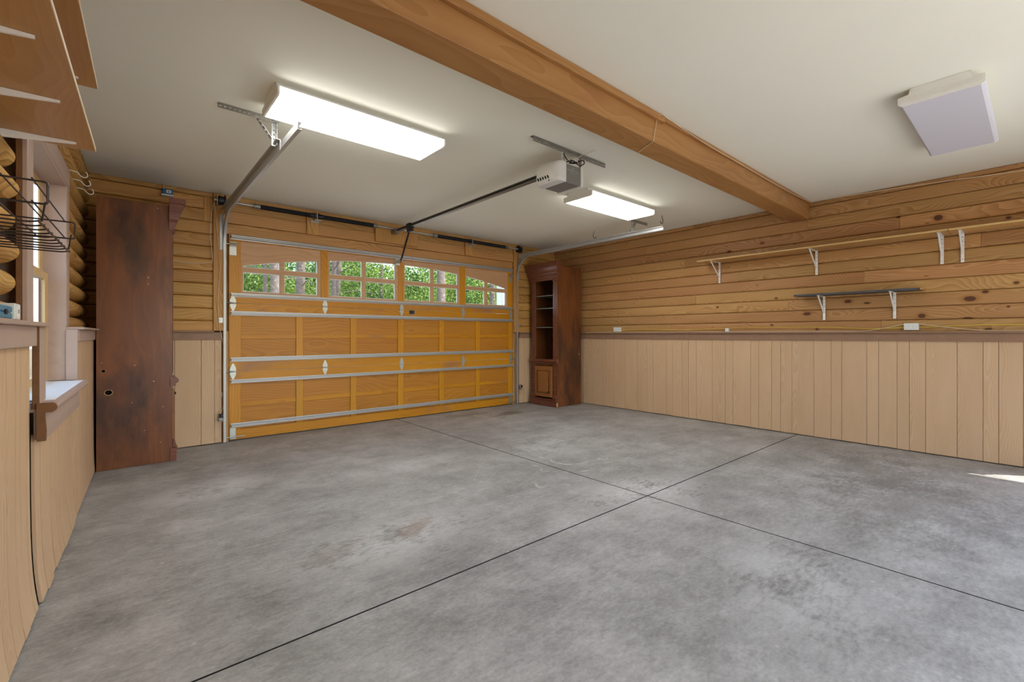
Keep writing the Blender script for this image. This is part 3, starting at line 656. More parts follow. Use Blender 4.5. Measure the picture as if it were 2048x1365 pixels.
MB().box(3.255, 3.345, F0-.0025, F0-.0003, 1.535, 1.60).build('sticker', 'plastic_g', secs[1])
MB().box(3.257, 3.335, F0-.0035, F0-.0026, 1.548, 1.597).build('sticker_print', 'black', secs[1])
MB().box(DX0+.01, DX1-.01, F0+.006, F1-.01, .001, .012).build('bottom_seal', 'black', secs[0])

# ------------------------------------------------------------------ door tracks
def track(x, sg, label):
    t = thing('door_track', (x, 6.05, 0), label, 'door track', 'galvanised door tracks')
    R = .38; zc = 2.62; y0 = 6.075
    path = [(y0, .012), (y0, zc-R)]+[(y0-R+R*math.cos(a), zc-R+R*math.sin(a)) for a in [math.pi/2*k/12 for k in range(1, 12)]]+[(y0-R, zc), (3.2, zc)]
    prof = [(0, -.026), (.026, -.026), (.026, -.019), (.022, -.019), (.022, -.0225), (.0035, -.0225), (.0035, .0225), (.022, .0225), (.022, .014), (.026, .014), (.026, .026), (0, .026)]
    vs = []; fs = []; n = len(prof)
    for i, (y, z) in enumerate(path):
        a = path[max(i-1, 0)]; b = path[min(i+1, len(path)-1)]; d = Vector((b[0]-a[0], b[1]-a[1])).normalized(); nr = Vector((-d[1], d[0]))
        for (u, v) in prof: vs.append((x+sg*u, y+nr[0]*v, z+nr[1]*v))
    for i in range(len(path)-1):
        for k in range(n): fs.append((i*n+k, i*n+(k+1) % n, (i+1)*n+(k+1) % n, (i+1)*n+k))
    fs += [tuple(range(n)), tuple(range((len(path)-1)*n, len(path)*n))]
    MB().add(vs, fs).build('rail', 'galv', t, smooth=25)
    MB().box(x-sg*.0005, x-sg*.0035, 3.62, 6.04, zc-.034, zc+.042).box(x-sg*.0035, x-sg*.03, 3.62, 6.04, zc+.039, zc+.042).build('angle_iron', 'galv', t)
    # flag bracket and jamb bracket
    MB().perf((x-sg*.006, DY-.066, 2.20), (0, 0, 1), (0, -1, 0), .40, .03, .045, .006).box(x-sg*.034, x-sg*.006, DY-.071, DY-.066, 2.20, 2.60).build('flag_bracket', 'galv', t)
    for zb in (1.40, .55):
        yb = DY-.069 if zb > 1.3 else DY-.014
        MB().box(x-sg*.05, x-sg*.002, yb-.003, yb+.003, zb-.03, zb+.03, .001).cyl((x-sg*.03, yb-.012, zb), (x-sg*.03, yb+.002, zb), .008, seg=6).build('jamb_bracket', 'bracket', t)
    # hanger to the ceiling
    yh = 3.68
    MB().perf((x-sg*.012, yh-.018, zc+.01), (0, 0, 1), (0, 1, 0), CZ-zc-.015, .036, .035, .008).perf((x-sg*.012, yh+.018, zc+.01), (0, 0, 1), (-sg, 0, 0), CZ-zc-.015, .03, .035, .007).build('hanger', 'galv', t)
    a = Vector((x-sg*.012, yh+.01, zc+.03)); b = Vector((x-sg*.13, yh+.01, CZ-.03))
    MB().perf(a, b-a, (0, 1, 0), (b-a).length, .034, .035, .008).bar(a+Vector((0, .034, .01)), b+Vector((0, .034, .01)), .002, .022).build('brace', 'galv', t)
    x0 = x-sg*.38; xa, xb = min(x0, x), max(x0, x)
    MB().perf((xa, yh, CZ-.002), (1, 0, 0), (0, 0, -1), xb-xa, .035, .03, .008).box(xa, xb, yh, yh+.03, CZ-.004, CZ-.001).build('ceiling_angle', 'galv_dark', t)
    return t
track(.885, 1, 'galvanised steel door track rising on the left of the garage door')
track(5.345, -1, 'galvanised steel door track curving over the right dark bookcase')

# ------------------------------------------------------------------ torsion springs
ts = thing('torsion_spring_shaft', (3.1, 6.03, 2.74), 'steel torsion shaft with four black springs above the garage door', 'door springs')
YS, ZS = 6.0, 2.742
MB().cyl((.79, YS, ZS), (5.46, YS, ZS), .0125, seg=12).build('shaft', 'galv', ts, smooth=40)
def coil(x0, x1):
    p = .0075; turns = int((x1-x0)/p); m = []; R = .024
    for k in range(turns*9+1):
        a = 2*math.pi*k/9; m.append((x0+(x1-x0)*k/(turns*9), YS+R*math.cos(a), ZS+R*math.sin(a)))
    MB().tube(m, .0042, 4).build('spring', 'spring', ts, smooth=180)
    for xe, sg in ((x0, -1), (x1, 1)):
        MB().cyl((xe-sg*.03, YS, ZS), (xe+sg*.035, YS, ZS), .031, .026, 12).cyl((xe+sg*.02, YS, ZS+.02), (xe+sg*.02, YS, ZS+.042), .006, seg=6).cyl((xe+sg*.02, YS-.02, ZS), (xe+sg*.02, YS-.042, ZS), .006, seg=6).build('cone', 'galv_dark' if abs(xe-1.87) > .2 and abs(xe-4.29) > .2 else 'spring', ts, smooth=40)
for a, b in ((1.215, 1.835), (1.935, 2.665), (3.62, 4.255), (4.335, 5.03)): coil(a, b)
for x in (1.885, 4.295):
    MB().box(x-.004, x+.004, YS-.045, DY-.07, ZS-.05, ZS+.045, .002).box(x-.05, x+.05, DY-.075, DY-.07, ZS-.075, ZS-.045, .001).cyl((x-.03, YS-.03, ZS-.055), (x+.06, YS-.03, ZS-.055), .008, seg=8).build('centre_bracket', 'bracket', ts)
for x, sg in ((.86, -1), (5.335, 1)):
    MB().cyl((x-.03, YS, ZS), (x+.03, YS, ZS), .052, .045, 18).cyl((x-sg*.03-.006, YS, ZS), (x-sg*.03+.006, YS, ZS), .062, seg=18).build('cable_drum', 'spring', ts, smooth=30)
    MB().box(x+sg*.045-.004, x+sg*.045+.004, YS-.03, DY-.066, ZS-.06, ZS+.05, .001).build('bearing_plate', 'galv_dark', ts)

# ------------------------------------------------------------------ opener
op = thing('door_opener', (2.98, 2.78, 2.55), 'grey and white garage door opener hanging from the ceiling on punched angle', 'door opener')
GX0, GX1, GY0, GY1, GZ0, GZ1 = 2.885, 3.075, 2.655, 2.92, 2.55, 2.71
MB().box(GX0, GX1, GY0, GY1, GZ0, GZ1, .008).build('housing', 'plastic_g', op)
def cap(x_in, x_out):
    prof = []                                   # rounded half shell in (x, y), swept in z with a rounded bottom
    n = 7; rings = []
    zs = [(2.553, .72), (2.545, .86), (2.550, .95), (2.575, 1.0), (2.66, 1.0), (2.70, .96), (2.715, .86)]
    zs = [(2.546, .70), (2.552, .88), (2.575, .98), (2.62, 1.0), (2.67, 1.0), (2.70, .95), (2.716, .80)]
    yc = (GY0+GY1)/2; hy = (GY1-GY0)/2+.012; m = MB(); vs = []; fs = []; K = 14
    for z, s in zs:
        for k in range(K+1):
            a = math.pi*k/K; e = .55
            cx = (abs(math.sin(a))**e); cy = math.copysign(abs(math.cos(a))**e, math.cos(a))
            vs.append((x_in+(x_out-x_in)*cx*s, yc+hy*cy*(.9+.1*s), z))
    for i in range(len(zs)-1):
        for k in range(K): fs.append((i*(K+1)+k, i*(K+1)+k+1, (i+1)*(K+1)+k+1, (i+1)*(K+1)+k))
        fs.append((i*(K+1)+K, i*(K+1), (i+1)*(K+1), (i+1)*(K+1)+K))
    fs += [tuple(range(K+1)), tuple(range((len(zs)-1)*(K+1), len(zs)*(K+1)))]
    return m.add(vs, fs).build('lens_cover', 'plastic_w', op, smooth=50)
lc = cap(GX0, 2.765); cap(GX1, 3.135)
for k in range(5):
    y = 2.74+k*.030
    MB().box(2.775+.004*k, 2.815+.004*k, y, y+.010, 2.5535+.0006*k, 2.566, .001).build('vent_slot', 'dark', lc)
    MB().bar((2.7665, y, 2.575), (2.7655, y+.012, 2.60), .004, .012).build('vent_slot', 'dark', lc)
MB().perf((2.505, 2.65, CZ-.003), (1, 0, 0), (0, 0, -1), .92, .042, .027, .0075).perf((2.505, 2.65, CZ-.005), (1, 0, 0), (0, 1, 0), .92, .036, .027, .0075).build('ceiling_angle', 'galv_dark', op)
for x in (2.83, 3.06):
    MB().perf((x, 2.652, 2.70), (0, 0, 1), (1, 0, 0), .11, .034, .028, .006).perf((x+.034, 2.652, 2.70), (0, 0, 1), (0, 1, 0), .11, .03, .028, .006).build('hanger_strap', 'galv_dark' if x > 3 else 'galv', op)
MB().box(2.938, 2.982, 2.92, 6.0, 2.685, 2.692).box(2.956, 2.964, 2.92, 6.0, 2.692, 2.722).box(2.946, 2.974, 2.92, 6.0, 2.722, 2.727).build('rail', 'galv_dark', op)
MB().tube([(2.944, 2.93, 2.707), (2.944, 5.9, 2.707)], .005, 6).tube([(2.976, 2.93, 2.707), (2.976, 5.9, 2.707)], .005, 6).build('drive_belt', 'black', op)
MB().box(2.93, 2.99, 5.90, DY-.045, 2.67, 2.735, .003).build('header_bracket', 'galv_dark', op)
MB().box(2.925, 2.995, 5.50, 5.60, 2.655, 2.738, .006).box(2.945, 2.975, 5.48, 5.62, 2.625, 2.66, .004).build('trolley', 'black', op)
am = MB(); am.bar((2.96, 5.57, 2.645), (3.062, 5.985, 2.345), .008, .03, (0, 1, 0)); am.bar((3.058, 5.97, 2.355), (3.0625, 6.035, 2.30), .008, .028, (0, 0, 1))
am.build('door_arm', 'black', op)
MB().box(3.03, 3.10, DY-.004, DY-.0005, 2.25, 2.34, .001).box(3.045, 3.05, DY-.12, DY-.004, 2.285, 2.32).box(3.075, 3.08, DY-.12, DY-.004, 2.285, 2.32).cyl((3.03, DY-.1, 2.30), (3.10, DY-.1, 2.30), .008, seg=8).build('door_bracket', 'bracket', op)
MB().tube([(3.0, 5.56, 2.64), (3.002, 5.56, 2.23)], .0025, 5).cyl((3.002, 5.56, 2.19), (3.002, 5.56, 2.235), .008, seg=8).build('release_cord', 'orange', op)
for pts, mt, r in (([(2.86, 2.655, 2.79), (2.88, 2.64, 2.74), (2.93, 2.64, 2.722), (2.95, 2.65, 2.75), (2.965, 2.655, 2.74), (2.94, 2.66, 2.72), (3.0, 2.66, 2.73), (3.06, 2.65, 2.75)], 'black', .004),
                   ([(2.90, 2.66, 2.72), (2.96, 2.63, 2.735), (3.03, 2.64, 2.722), (3.07, 2.66, 2.74), (3.06, 2.66, 2.775)], 'black', .005),
                   ([(3.05, 2.64, 2.712), (3.09, 2.62, 2.74), (3.085, 2.63, 2.77), (3.04, 2.65, 2.75), (2.95, 2.66, 2.725)], 'black', .005),
                   ([(3.04, 2.64, 2.73), (3.02, 2.64, 2.77), (3.05, 2.60, 2.80), (3.10, 2.50, 2.825)], 'cream', .003)):
    MB().tube(smoothpath(pts), r, 6).build('wire', mt, op, smooth=60)
def text(s, size, loc, rot, parent, mat, name, sx=1.0):
    cu = bpy.data.curves.new('t', 'FONT'); cu.body = s; cu.size = size; cu.align_x = 'CENTER'; cu.extrude = .0004
    ob = bpy.data.objects.new('t', cu); COL.objects.link(ob)
    dg = bpy.context.evaluated_depsgraph_get(); dg.update(); me = bpy.data.meshes.new_from_object(ob.evaluated_get(dg))
    bpy.data.objects.remove(ob, do_unlink=True); me.materials.clear(); me.materials.append(M[mat]); me.name = name
    o = bpy.data.objects.new(name, me); COL.objects.link(o); o.parent = parent; o.location = Vector(loc)-wloc(parent); o.rotation_euler = rot; o.scale = (sx, 1, 1)
    return o
text('CHAMBERLAIN', .020, (2.98, GY0-.0008, 2.652), (math.pi/2, 0, 0), op, 'text_g', 'lettering', 1.08)
text('WHISPER DRIVE', .013, (2.98, GY0-.0008, 2.632), (math.pi/2, 0, 0), op, 'text_g', 'lettering', 1.05)
MB().prism([(2.966, 2.692), (2.970, 2.692), (2.98, 2.676), (2.99, 2.692), (2.994, 2.692), (2.98, 2.669)], 'y', GY0-.001, GY0+.001).build('logo', 'text_g', op)

# ------------------------------------------------------------------ ceiling lights
def light(x0, x1, y0, y1, on, label):
    xc, yc = (x0+x1)/2, (y0+y1)/2; hw = (y1-y0)/2
    t = thing('ceiling_light', (xc, yc, CZ), label, 'ceiling light', 'wraparound fluorescent ceiling lights')
    zb = 2.735
    pan = [(yc-hw*.70, CZ-.001), (yc-hw*.74, CZ-.035), (yc-hw*.99, CZ-.042), (yc-hw*.99, CZ-.049), (yc+hw*.99, CZ-.049), (yc+hw*.99, CZ-.042), (yc+hw*.74, CZ-.035), (yc+hw*.70, CZ-.001)]
    MB().prism(pan, 'x', x0+.004, x1-.004).build('housing', 'white_metal', t)
    dif = [(yc-hw*.985, CZ-.05), (yc-hw, CZ-.06), (yc-hw*.965, zb+.012), (yc-hw*.90, zb), (yc+hw*.90, zb), (yc+hw*.965, zb+.012), (yc+hw, CZ-.06), (yc+hw*.985, CZ-.05)]
    MB().prism(dif, 'x', x0+.014, x1-.014).build('diffuser', 'lamp_on' if on else 'lamp_off', t)
    cp = [(yc-hw*.62, CZ-.001), (yc-hw*.74, CZ-.04), (yc-hw*1.005, CZ-.047), (yc-hw*1.005, zb+.010), (yc-hw*.92, zb-.002), (yc+hw*.92, zb-.002), (yc+hw*1.005, zb+.010), (yc+hw*1.005, CZ-.047), (yc+hw*.74, CZ-.04), (yc+hw*.62, CZ-.001)]
    for a, b in ((x0, x0+.012), (x1-.012, x1)):
        e = MB().prism(cp, 'x', a, b)
        if a == x0:
            for dz in (.058, .072, .086): e.box(x0-.003, x0+.001, yc-hw*.94, yc+hw*.94, CZ-dz, CZ-dz+.006)
        e.build('end_cap', 'white_metal', t)
    return t
light(.74, 1.96, 3.09, 3.50, True, 'lit fluorescent ceiling light nearest the window wall')
light(3.83, 5.05, 3.14, 3.55, True, 'lit fluorescent ceiling light just beyond the door opener')
light(3.885, 5.17, .215, .615, False, 'unlit fluorescent ceiling light on the near side of the beam')

# ------------------------------------------------------------------ bookcases
def curve_panel(name, w, h, th, holes, mat, parent, mtx):
    cu = bpy.data.curves.new(name, 'CURVE'); cu.dimensions = '2D'; cu.fill_mode = 'BOTH'; cu.extrude = th/2
    def poly(pts):
        sp = cu.splines.new('POLY'); sp.points.add(len(pts)-1)
        for p, (a, b) in zip(sp.points, pts): p.co = (a, b, 0, 1)
        sp.use_cyclic_u = True
    poly([(0, 0), (w, 0), (w, h), (0, h)])
    for (x, y, rx, ry) in holes: poly([(x+rx*math.cos(a), y+ry*math.sin(a)) for a in [2*math.pi*k/20 for k in range(20)]])
    ob = bpy.data.objects.new(name, cu); COL.objects.link(ob)
    dg = bpy.context.evaluated_depsgraph_get(); dg.update(); me = bpy.data.meshes.new_from_object(ob.evaluated_get(dg)); bpy.data.objects.remove(ob, do_unlink=True)
    me.transform(mtx); a = np.zeros(len(me.vertices)*3); me.vertices.foreach_get('co', a); a = a.reshape(-1, 3); c = (a.min(0)+a.max(0))/2
    me.transform(Matrix.Translation(-Vector(c.tolist()))); me.materials.clear(); me.materials.append(M[mat]); me.name = name
    o = bpy.data.objects.new(name, me); COL.objects.link(o); o.parent = parent; o.location = Vector(c.tolist())-wloc(parent); return o

def bookcase(back, front, y0, y1, hgt, label, sg, holes=(), detail=True):
    """sg = +1: front faces +X"""
    t = thing('bookcase', ((back+front)/2, (y0+y1)/2, 0), label, 'bookcase', 'matching dark wood bookcases')
    T = .02; X = lambda d: front+sg*d                     # d measured out from the front face
    def bx(nm, mat, d0, d1, a, b, z0, z1, c=.002, parent=t): return MB().box(X(d0), X(d1), a, b, z0, z1, c).build(nm, mat, parent)
    dep = abs(front-back)
    if holes:
        mtx = Matrix(((1, 0, 0, min(back, front)), (0, 0, 1, y0+T/2), (0, 1, 0, .003), (0, 0, 0, 1)))
        curve_panel('side_panel', dep, hgt-.003, T, [(hx-min(back, front), hz-.003, rx, rz) for hx, hz, rx, rz in holes], 'cab', t, mtx)
        for hx, hz, rx, rz in holes:
            ring = MB(); K = 20; vs = []; fs = []
            for k in range(K):
                a = 2*math.pi*k/K
                for s, y in ((1.0, y0-.0006), (1.14, y0-.0006), (1.0, y0+.004), (1.14, y0+.0005)): vs.append((hx+rx*s*math.cos(a), y, hz+rz*s*math.sin(a)))
            for k in range(K):
                q = ((k+1) % K)*4; p = k*4; fs += [(p, p+1, q+1, q), (p, q, q+2, p+2), (p+1, p+3, q+3, q+1)]
            ring.add(vs, fs).build('chipped_rim', 'cab_raw', t)
        MB().box(min(back, front)+.05, front-sg*.06, y0+.06, y0+.07, .4, 1.2).build('hole_dark_sheet', 'dark', t)  # dark sheet behind the drilled holes, coloured as the shade inside
    else:
        MB().box(back, front, y0, y0+T, .003, hgt, .001).build('side_panel', 'cab', t)
    MB().box(back, front, y1-T, y1, .003, hgt, .001).build('side_panel', 'cab', t)
    MB().box(back, back+sg*.012, y0+T, y1-T, .01, hgt-.01).build('back_panel', 'cab', t)
    bx('top_panel', 'cab', -dep+.012, -.02, y0+T, y1-T, hgt-.03, hgt-.005)
    bx('deck', 'cab', -dep+.012, -.02, y0+T, y1-T, .76, .785)
    for z in (1.364, 1.698, 1.92):
        bx('shelf', 'glass_edge', -dep+.012, -.05, y0+T+.001, y1-T-.001, z-.006, z+.004, .001)
    pw = .105
    for a, b in ((y0, y0+pw), (y1-pw, y1)):
        bx('pilaster', 'cab_mould', -.02, .0, a, b, .80, hgt-.05)
        for q in (.28, .5, .72): bx('flute', 'cab_mould', .0, .006, a+pw*q-.009, a+pw*q+.009, .86, hgt-.30, .004)
        bx('capital', 'cab_mould', .0, .022, a+.004, b-.004, hgt-.26, hgt-.215, .006)
        bx('lower_stile', 'cab_mould', -.02, 0, a, b, .13, .74)
        bx('plinth_block', 'cab_mould', .0, .022, a+.004, b-.004, .13, .20, .004)
    bx('header', 'cab_mould', -.02, .0, y0+pw, y1-pw, hgt-.20, hgt-.05)
    bx('lower_rail', 'cab', -.02, 0, y0+pw, y1-pw, .695, .74)
    # crown with mitred return ends
    cp = [(0, -.235), (.012, -.235), (.016, -.20), (.022, -.165), (.045, -.13), (.05, -.115), (.056, -.07), (.082, -.02), (.085, .01), (.098, .02), (.10, .065), (0, .065)]
    m = MB(); vs = []; fs = []; n = len(cp)
    for (yy, ex) in ((y0-.002, -.75), (y1+.002, .75 if sg < 0 else .3)):
        for d, z in cp: vs.append((X(d), yy+d*ex, hgt+z))
    for k in range(n): fs.append((k, (k+1) % n, n+(k+1) % n, n+k))
    fs += [tuple(range(n)), tuple(range(n, 2*n))]
    m.add(vs, fs).build('crown_moulding', 'cab_mould', t)
    vs = []; fs = []
    for d, z in cp: vs.append((X(d-.0006), y0-.002-d*.75, hgt+z))
    for d, z in cp: vs.append((X(-.03), y0-.002-d*.75, hgt+z))
    for k in range(n): fs.append((k, (k+1) % n, n+(k+1) % n, n+k))
    fs += [tuple(range(n)), tuple(range(n, 2*n))]
    MB().add(vs, fs).build('crown_return', 'cab_mould', t)
    # waist and base mouldings
    MB().prism([(X(d), z) for d, z in ((-.02, .735), (.02, .735), (.028, .745), (.022, .757), (.035, .765), (.047, .775), (.047, .80), (.038, .81), (-.02, .812))], 'y', y0-.012, y1+.012).build('waist_moulding', 'cab_mould', t)
    MB().prism([(X(d), z) for d, z in ((-.02, .002), (.03, .002), (.03, .07), (.037, .085), (.028, .1), (.042, .112), (.042, .128), (-.02, .13))], 'y', y0-.008, y1+.008).build('base_moulding', 'cab_mould', t)
    # door
    dy0, dy1 = y0+pw+.002, y1-pw-.002
    d = bx('door', 'cab_door', .001, .021, dy0, dy1, .155, .69, .004)
    bx('raised_panel', 'cab_door', .021, .030, dy0+.085, dy1-.085, .24, .60, .006, d)
    fr = MB()
    for a in ((dy0+.06, dy1-.06, .60, .615), (dy0+.06, dy1-.06, .215, .23), (dy0+.06, dy0+.075, .23, .60), (dy1-.075, dy1-.06, .23, .60)): fr.box(X(.0205), X(.026), *a)
    fr.build('panel_frame', 'cab', d)
    MB().cyl((X(.021), dy0+.06 if sg < 0 else dy1-.06, .25 if sg < 0 else .63), (X(.04), dy0+.06 if sg < 0 else dy1-.06, .25 if sg < 0 else .63), .006, seg=8).cyl((X(.04), dy0+.06 if sg < 0 else dy1-.06, .25 if sg < 0 else .63), (X(.05), dy0+.06 if sg < 0 else dy1-.06, .25 if sg < 0 else .63), .015, .012, seg=10).build('knob', 'black', d, smooth=40)
    return t
bc = bookcase(-.166, .385, 5.53, 6.02, 2.49, 'tall dark bookcase seen side-on with two drilled holes beside the window', 1,
              holes=((-.118, .905, .013, .013), (-.084, .708, .026, .023)))
for x, z, r in ((.24, .79, .006), (.1, .95, .005), (.08, .60, .004), (.31, .54, .004), (-.13, .98, .004), (.2, 1.78, .006), (.20, 1.72, .005), (.17, .33, .004), (.29, .20, .004), (.27, 2.45, .006)):
    MB().cyl((x, 5.5295, z), (x, 5.5305, z), r, seg=7).build('chip', 'cab_raw', bc)
br = bookcase(6.22, 5.61, 5.345, 5.985, 2.41, 'tall dark bookcase with open glass shelves by the door track', -1)
MB().box(5.58, 5.612, 5.333, 5.337, .01, .075, .001).build('chipped_corner', 'cab_raw', br)
MB().box(6.16, 6.175, 5.343, 5.346, .88, .905, .001).build('chip', 'cab_raw', br)
MB().box(5.63, 5.645, 5.343, 5.346, 2.36, 2.39, .001).build('chip', 'cab_raw', br)

# ------------------------------------------------------------------ shelves on the right wall
def tri_bracket(parent, y, ztop, reach, drop, w=.026, xw=RX-.016):
    b = MB().box(xw-.004, xw, y-w/2, y+w/2, ztop-drop, ztop, .001).build('bracket', 'white_metal', parent)
    MB().box(xw-reach, xw-.004, y-w/2, y+w/2, ztop-.004, ztop, .001).build('arm', 'white_metal', b)
    MB().bar((xw-.006, y, ztop-drop*.72), (xw-reach+.012, y, ztop-.008), w*.55, .005, (0, 0, 1)).build('diagonal_strut', 'white_metal', b)
    for q in (.12, .27, .42, .9): MB().cyl((xw-.0055, y, ztop-drop*q), (xw-.0035, y, ztop-drop*q), .0045, seg=7).build('screw', 'galv_dark', b)
s1 = thing('wall_shelf', (6.17, 1.8, 2.235), 'long plywood shelf on three white brackets under the beam', 'shelf')
MB().box(6.03, RX-.014, .586, 3.10, 2.238, 2.256, .001).build('board', 'ply', s1); MB().box(6.028, 6.0305, .586, 3.10, 2.239, 2.2555).build('front_edge', 'ply_edge', s1)
for y in (2.914, 1.751, .654): tri_bracket(s1, y, 2.237, .265, .285)
s2 = thing('wall_shelf', (6.17, .2, 2.235), 'plywood shelf butting the long one, running out at right', 'shelf')
MB().box(6.03, RX-.014, -.30, .582, 2.238, 2.256, .001).build('board', 'ply', s2); MB().box(6.028, 6.0305, -.30, .582, 2.239, 2.2555).build('front_edge', 'ply_edge', s2)
for y in (.506, -.2): tri_bracket(s2, y, 2.237, .265, .285)
s3 = thing('wall_shelf', (6.19, 1.36, 1.69), 'short slate-grey board shelf with a live edge on two white brackets', 'shelf')
n = 26; vs = []; fs = []
for k in range(n+1):
    y = .80+(1.925-.80)*k/n; e = .004*math.sin(k*1.7)+.003*math.sin(k*3.1)
    xf = 6.085+e+(.05*max(0, 1-(k/2.2)) if k < 3 else 0)
    vs += [(xf, y, 1.692), (RX-.014, y, 1.692), (RX-.014, y, 1.712), (xf+.006, y, 1.712)]
for k in range(n):
    for q in range(4): fs.append((4*k+q, 4*k+(q+1) % 4, 4*k+4+(q+1) % 4, 4*k+4+q))
fs += [(0, 1, 2, 3), tuple(4*n+q for q in (3, 2, 1, 0))]
MB().add(vs, fs).build('board', 'slate', s3)
MB().box(6.11, RX-.02, .770, .80, 1.690, 1.716, .006).build('live_edge', 'barkwood', s3)
for y in (1.674, 1.027): tri_bracket(s3, y, 1.690, .235, .28)

# ------------------------------------------------------------------ shelves on the left wall
def lshelf(z, nf, s1_, ss, label):
    t = thing('wall_shelf', lw((0, 2.0, z)), label, 'shelf')
    MB(lw).box(-.105, nf-.003, .3, s1_, z, z+.017, .001).build('board', 'lam', t)
    MB(lw).box(nf-.003, nf, .3, s1_, z, z+.017, .0005).build('front_edge', 'lam_edge', t)
    MB(lw).box(-.105, nf, s1_, s1_+.0015, z, z+.017).build('end_edge', 'lam_edge', t)
    for s in ss:
        L = nf+.105-.06
        b = MB(lw); vs = []
        w = .0045
        prof = [(-.104, z-.001), (-.104+L, z-.001), (-.104+L, z-.009), (-.104, z-.036)]
        vs = [(a, s-w, zz) for a, zz in prof]+[(a, s+w, zz) for a, zz in prof]
        b.add(vs, [(0, 1, 2, 3), (7, 6, 5, 4), (0, 4, 5, 1), (1, 5, 6, 2), (2, 6, 7, 3), (3, 7, 4, 0)]).build('bracket', 'white_metal', t)
    return t
lshelf(2.09, .192, 2.89, (2.80, 2.34, 1.88, 1.2), 'lower wood-laminate shelf on white brackets above the window')
lshelf(2.383, .199, 2.885, (2.80, 2.0), 'upper wood-laminate shelf close under the ceiling above another')

# ------------------------------------------------------------------ wire basket on the log wall
wbk = thing('wire_basket', lw((.05, 1.7, 1.5)), 'dark wire basket rack hanging on the log wall under the shelf', 'wire basket')
def loop(s, z0, z1, n1, n0=-.10):
    p = rr([(n0, s, z0), (n1, s, z0), (n1, s, z1), (n0, s, z1)], .008)
    return MB(lw).tube(p, .0024, 6)
loop(1.55, 1.545, 1.598, .2).build('end_loop', 'wire_black', wbk, smooth=60)
loop(2.05, 1.545, 1.598, .2).build('end_loop', 'wire_black', wbk, smooth=60)
for n_, z in ((.175, 1.598), (.125, 1.598), (.06, 1.598), (-.01, 1.598), (.175, 1.545), (.11, 1.545), (.05, 1.545)):
    MB(lw).tube([(n_, 1.542, z+.003), (n_, 2.058, z+.003)], .0019, 6).build('side_wire', 'wire_black', wbk, smooth=60)
for k in range(10):
    s = 2.035-.055*k
    MB(lw).tube(rr([(-.09, s, 1.565), (-.075, s, 1.503), (.17, s, 1.498), (.19, s, 1.503)], .012), .0021, 6).build('floor_wire', 'wire_black', wbk, smooth=60)
for n_ in (.187, -.06): MB(lw).tube([(n_, 1.53, 1.5005), (n_, 2.045, 1.5005)], .0024, 6).build('floor_rail', 'wire_black', wbk, smooth=60)
for s in (1.55, 2.0): MB(lw).tube([(.19, s, 1.503), (.196, s, 1.55)], .002, 6).build('upright', 'wire_black', wbk, smooth=60)
MB(lw).box(-.104, -.10, 1.4, 2.0, 1.54, 1.575, .001).build('mounting_strip', 'galv_dark', wbk)

# ------------------------------------------------------------------ hooks
def hook_wall(s, z, label):
    t = MB(lw).tube(smoothpath([(-.10, s, z), (-.06, s, z-.004), (-.035, s, z-.012), (-.02, s, z-.032), (.0, s, z-.042), (.018, s, z-.03), (.016, s, z-.008), (.008, s, z+.002)]), .0035, 7).build('screw_hook', 'white_metal', smooth=60)
    tag(t, label, 'hook', 'white hooks in the log wall')
hook_wall(4.70, 2.46, 'white screw hook nearest the window casing, first of three')
hook_wall(4.92, 2.452, 'white screw hook in the log wall, middle of three')
hook_wall(5.16, 2.445, 'white screw hook nearest the side-on bookcase, last of three')
def hook_ceil(x, y, fl, label):
    t = MB().tube(smoothpath([(x, y, CZ), (x, y, CZ-.03), (x-.02*fl, y, CZ-.055), (x-.018*fl, y, CZ-.09), (x+.008*fl, y, CZ-.112), (x+.035*fl, y, CZ-.10), (x+.045*fl, y, CZ-.08)]), .004, 7).build('screw_hook', 'black', smooth=60)
    tag(t, label, 'hook', 'dark hooks in the ceiling')
hook_ceil(5.53, 4.49, 1, 'dark ceiling hook over the middle of the right door track')
hook_ceil(5.50, 3.31, -1, 'dark ceiling hook near the free end of the right door track')

# ------------------------------------------------------------------ small wall things
def outlet(y0, y1, z0, z1, x, label, gangs):
    t = thing('outlet_box', (x, (y0+y1)/2, z0), label, 'outlet')
    MB().box(x-.028, RX-.014, y0, y1, z0, z1, .004).build('box', 'plastic_w', t)
    for k in range(gangs):
        yc = y0+(y1-y0)*(.36+.3*k) if gangs > 1 else (y0+y1)/2; zc = (z0+z1)/2
        f = MB().box(x-.031, x-.028, yc-.016, yc+.016, zc-.014, zc+.014, .001).build('receptacle', 'white', t)
        MB().box(x-.0316, x-.0312, yc-.007, yc-.004, zc-.002, zc+.008).box(x-.0316, x-.0312, yc+.004, yc+.007, zc-.002, zc+.008).cyl((x-.0316, yc, zc-.008), (x-.0312, yc, zc-.008), .0025, seg=7).build('slot', 'dark', f)
outlet(.828, .948, 1.284, 1.357, 6.31, 'white double outlet box on the ledge below the slate-grey shelf', 2)
outlet(4.545, 4.69, 1.285, 1.361, 6.31, 'white outlet box on the ledge nearest the open bookcase', 2)
o = MB().box(6.27, RX-.014, 2.775, 2.822, 1.274, 1.325, .004).build('adapter_plug', 'plastic_w'); tag(o, 'tiny white plug adapter standing on the right ledge', 'adapter')
t = thing('outlet_box', lw((-.02, 2.52, 1.291)), 'white outlet box on the ledge beside the blue case', 'outlet')
MB(lw).box(-.08, .0, 2.475, 2.56, 1.2915, 1.352, .003).build('box', 'plastic_w', t)
MB(lw).box(.0, .002, 2.49, 2.545, 1.30, 1.343, .001).build('receptacle', 'white', t)
MB(lw).box(.0021, .003, 2.505, 2.508, 1.315, 1.33).box(.0021, .003, 2.522, 2.525, 1.315, 1.33).build('slot', 'plastic_g', t)
t = thing('tool_case', lw((-.02, 2.2, 1.291)), 'small blue plastic case lying on the window-wall ledge', 'case')
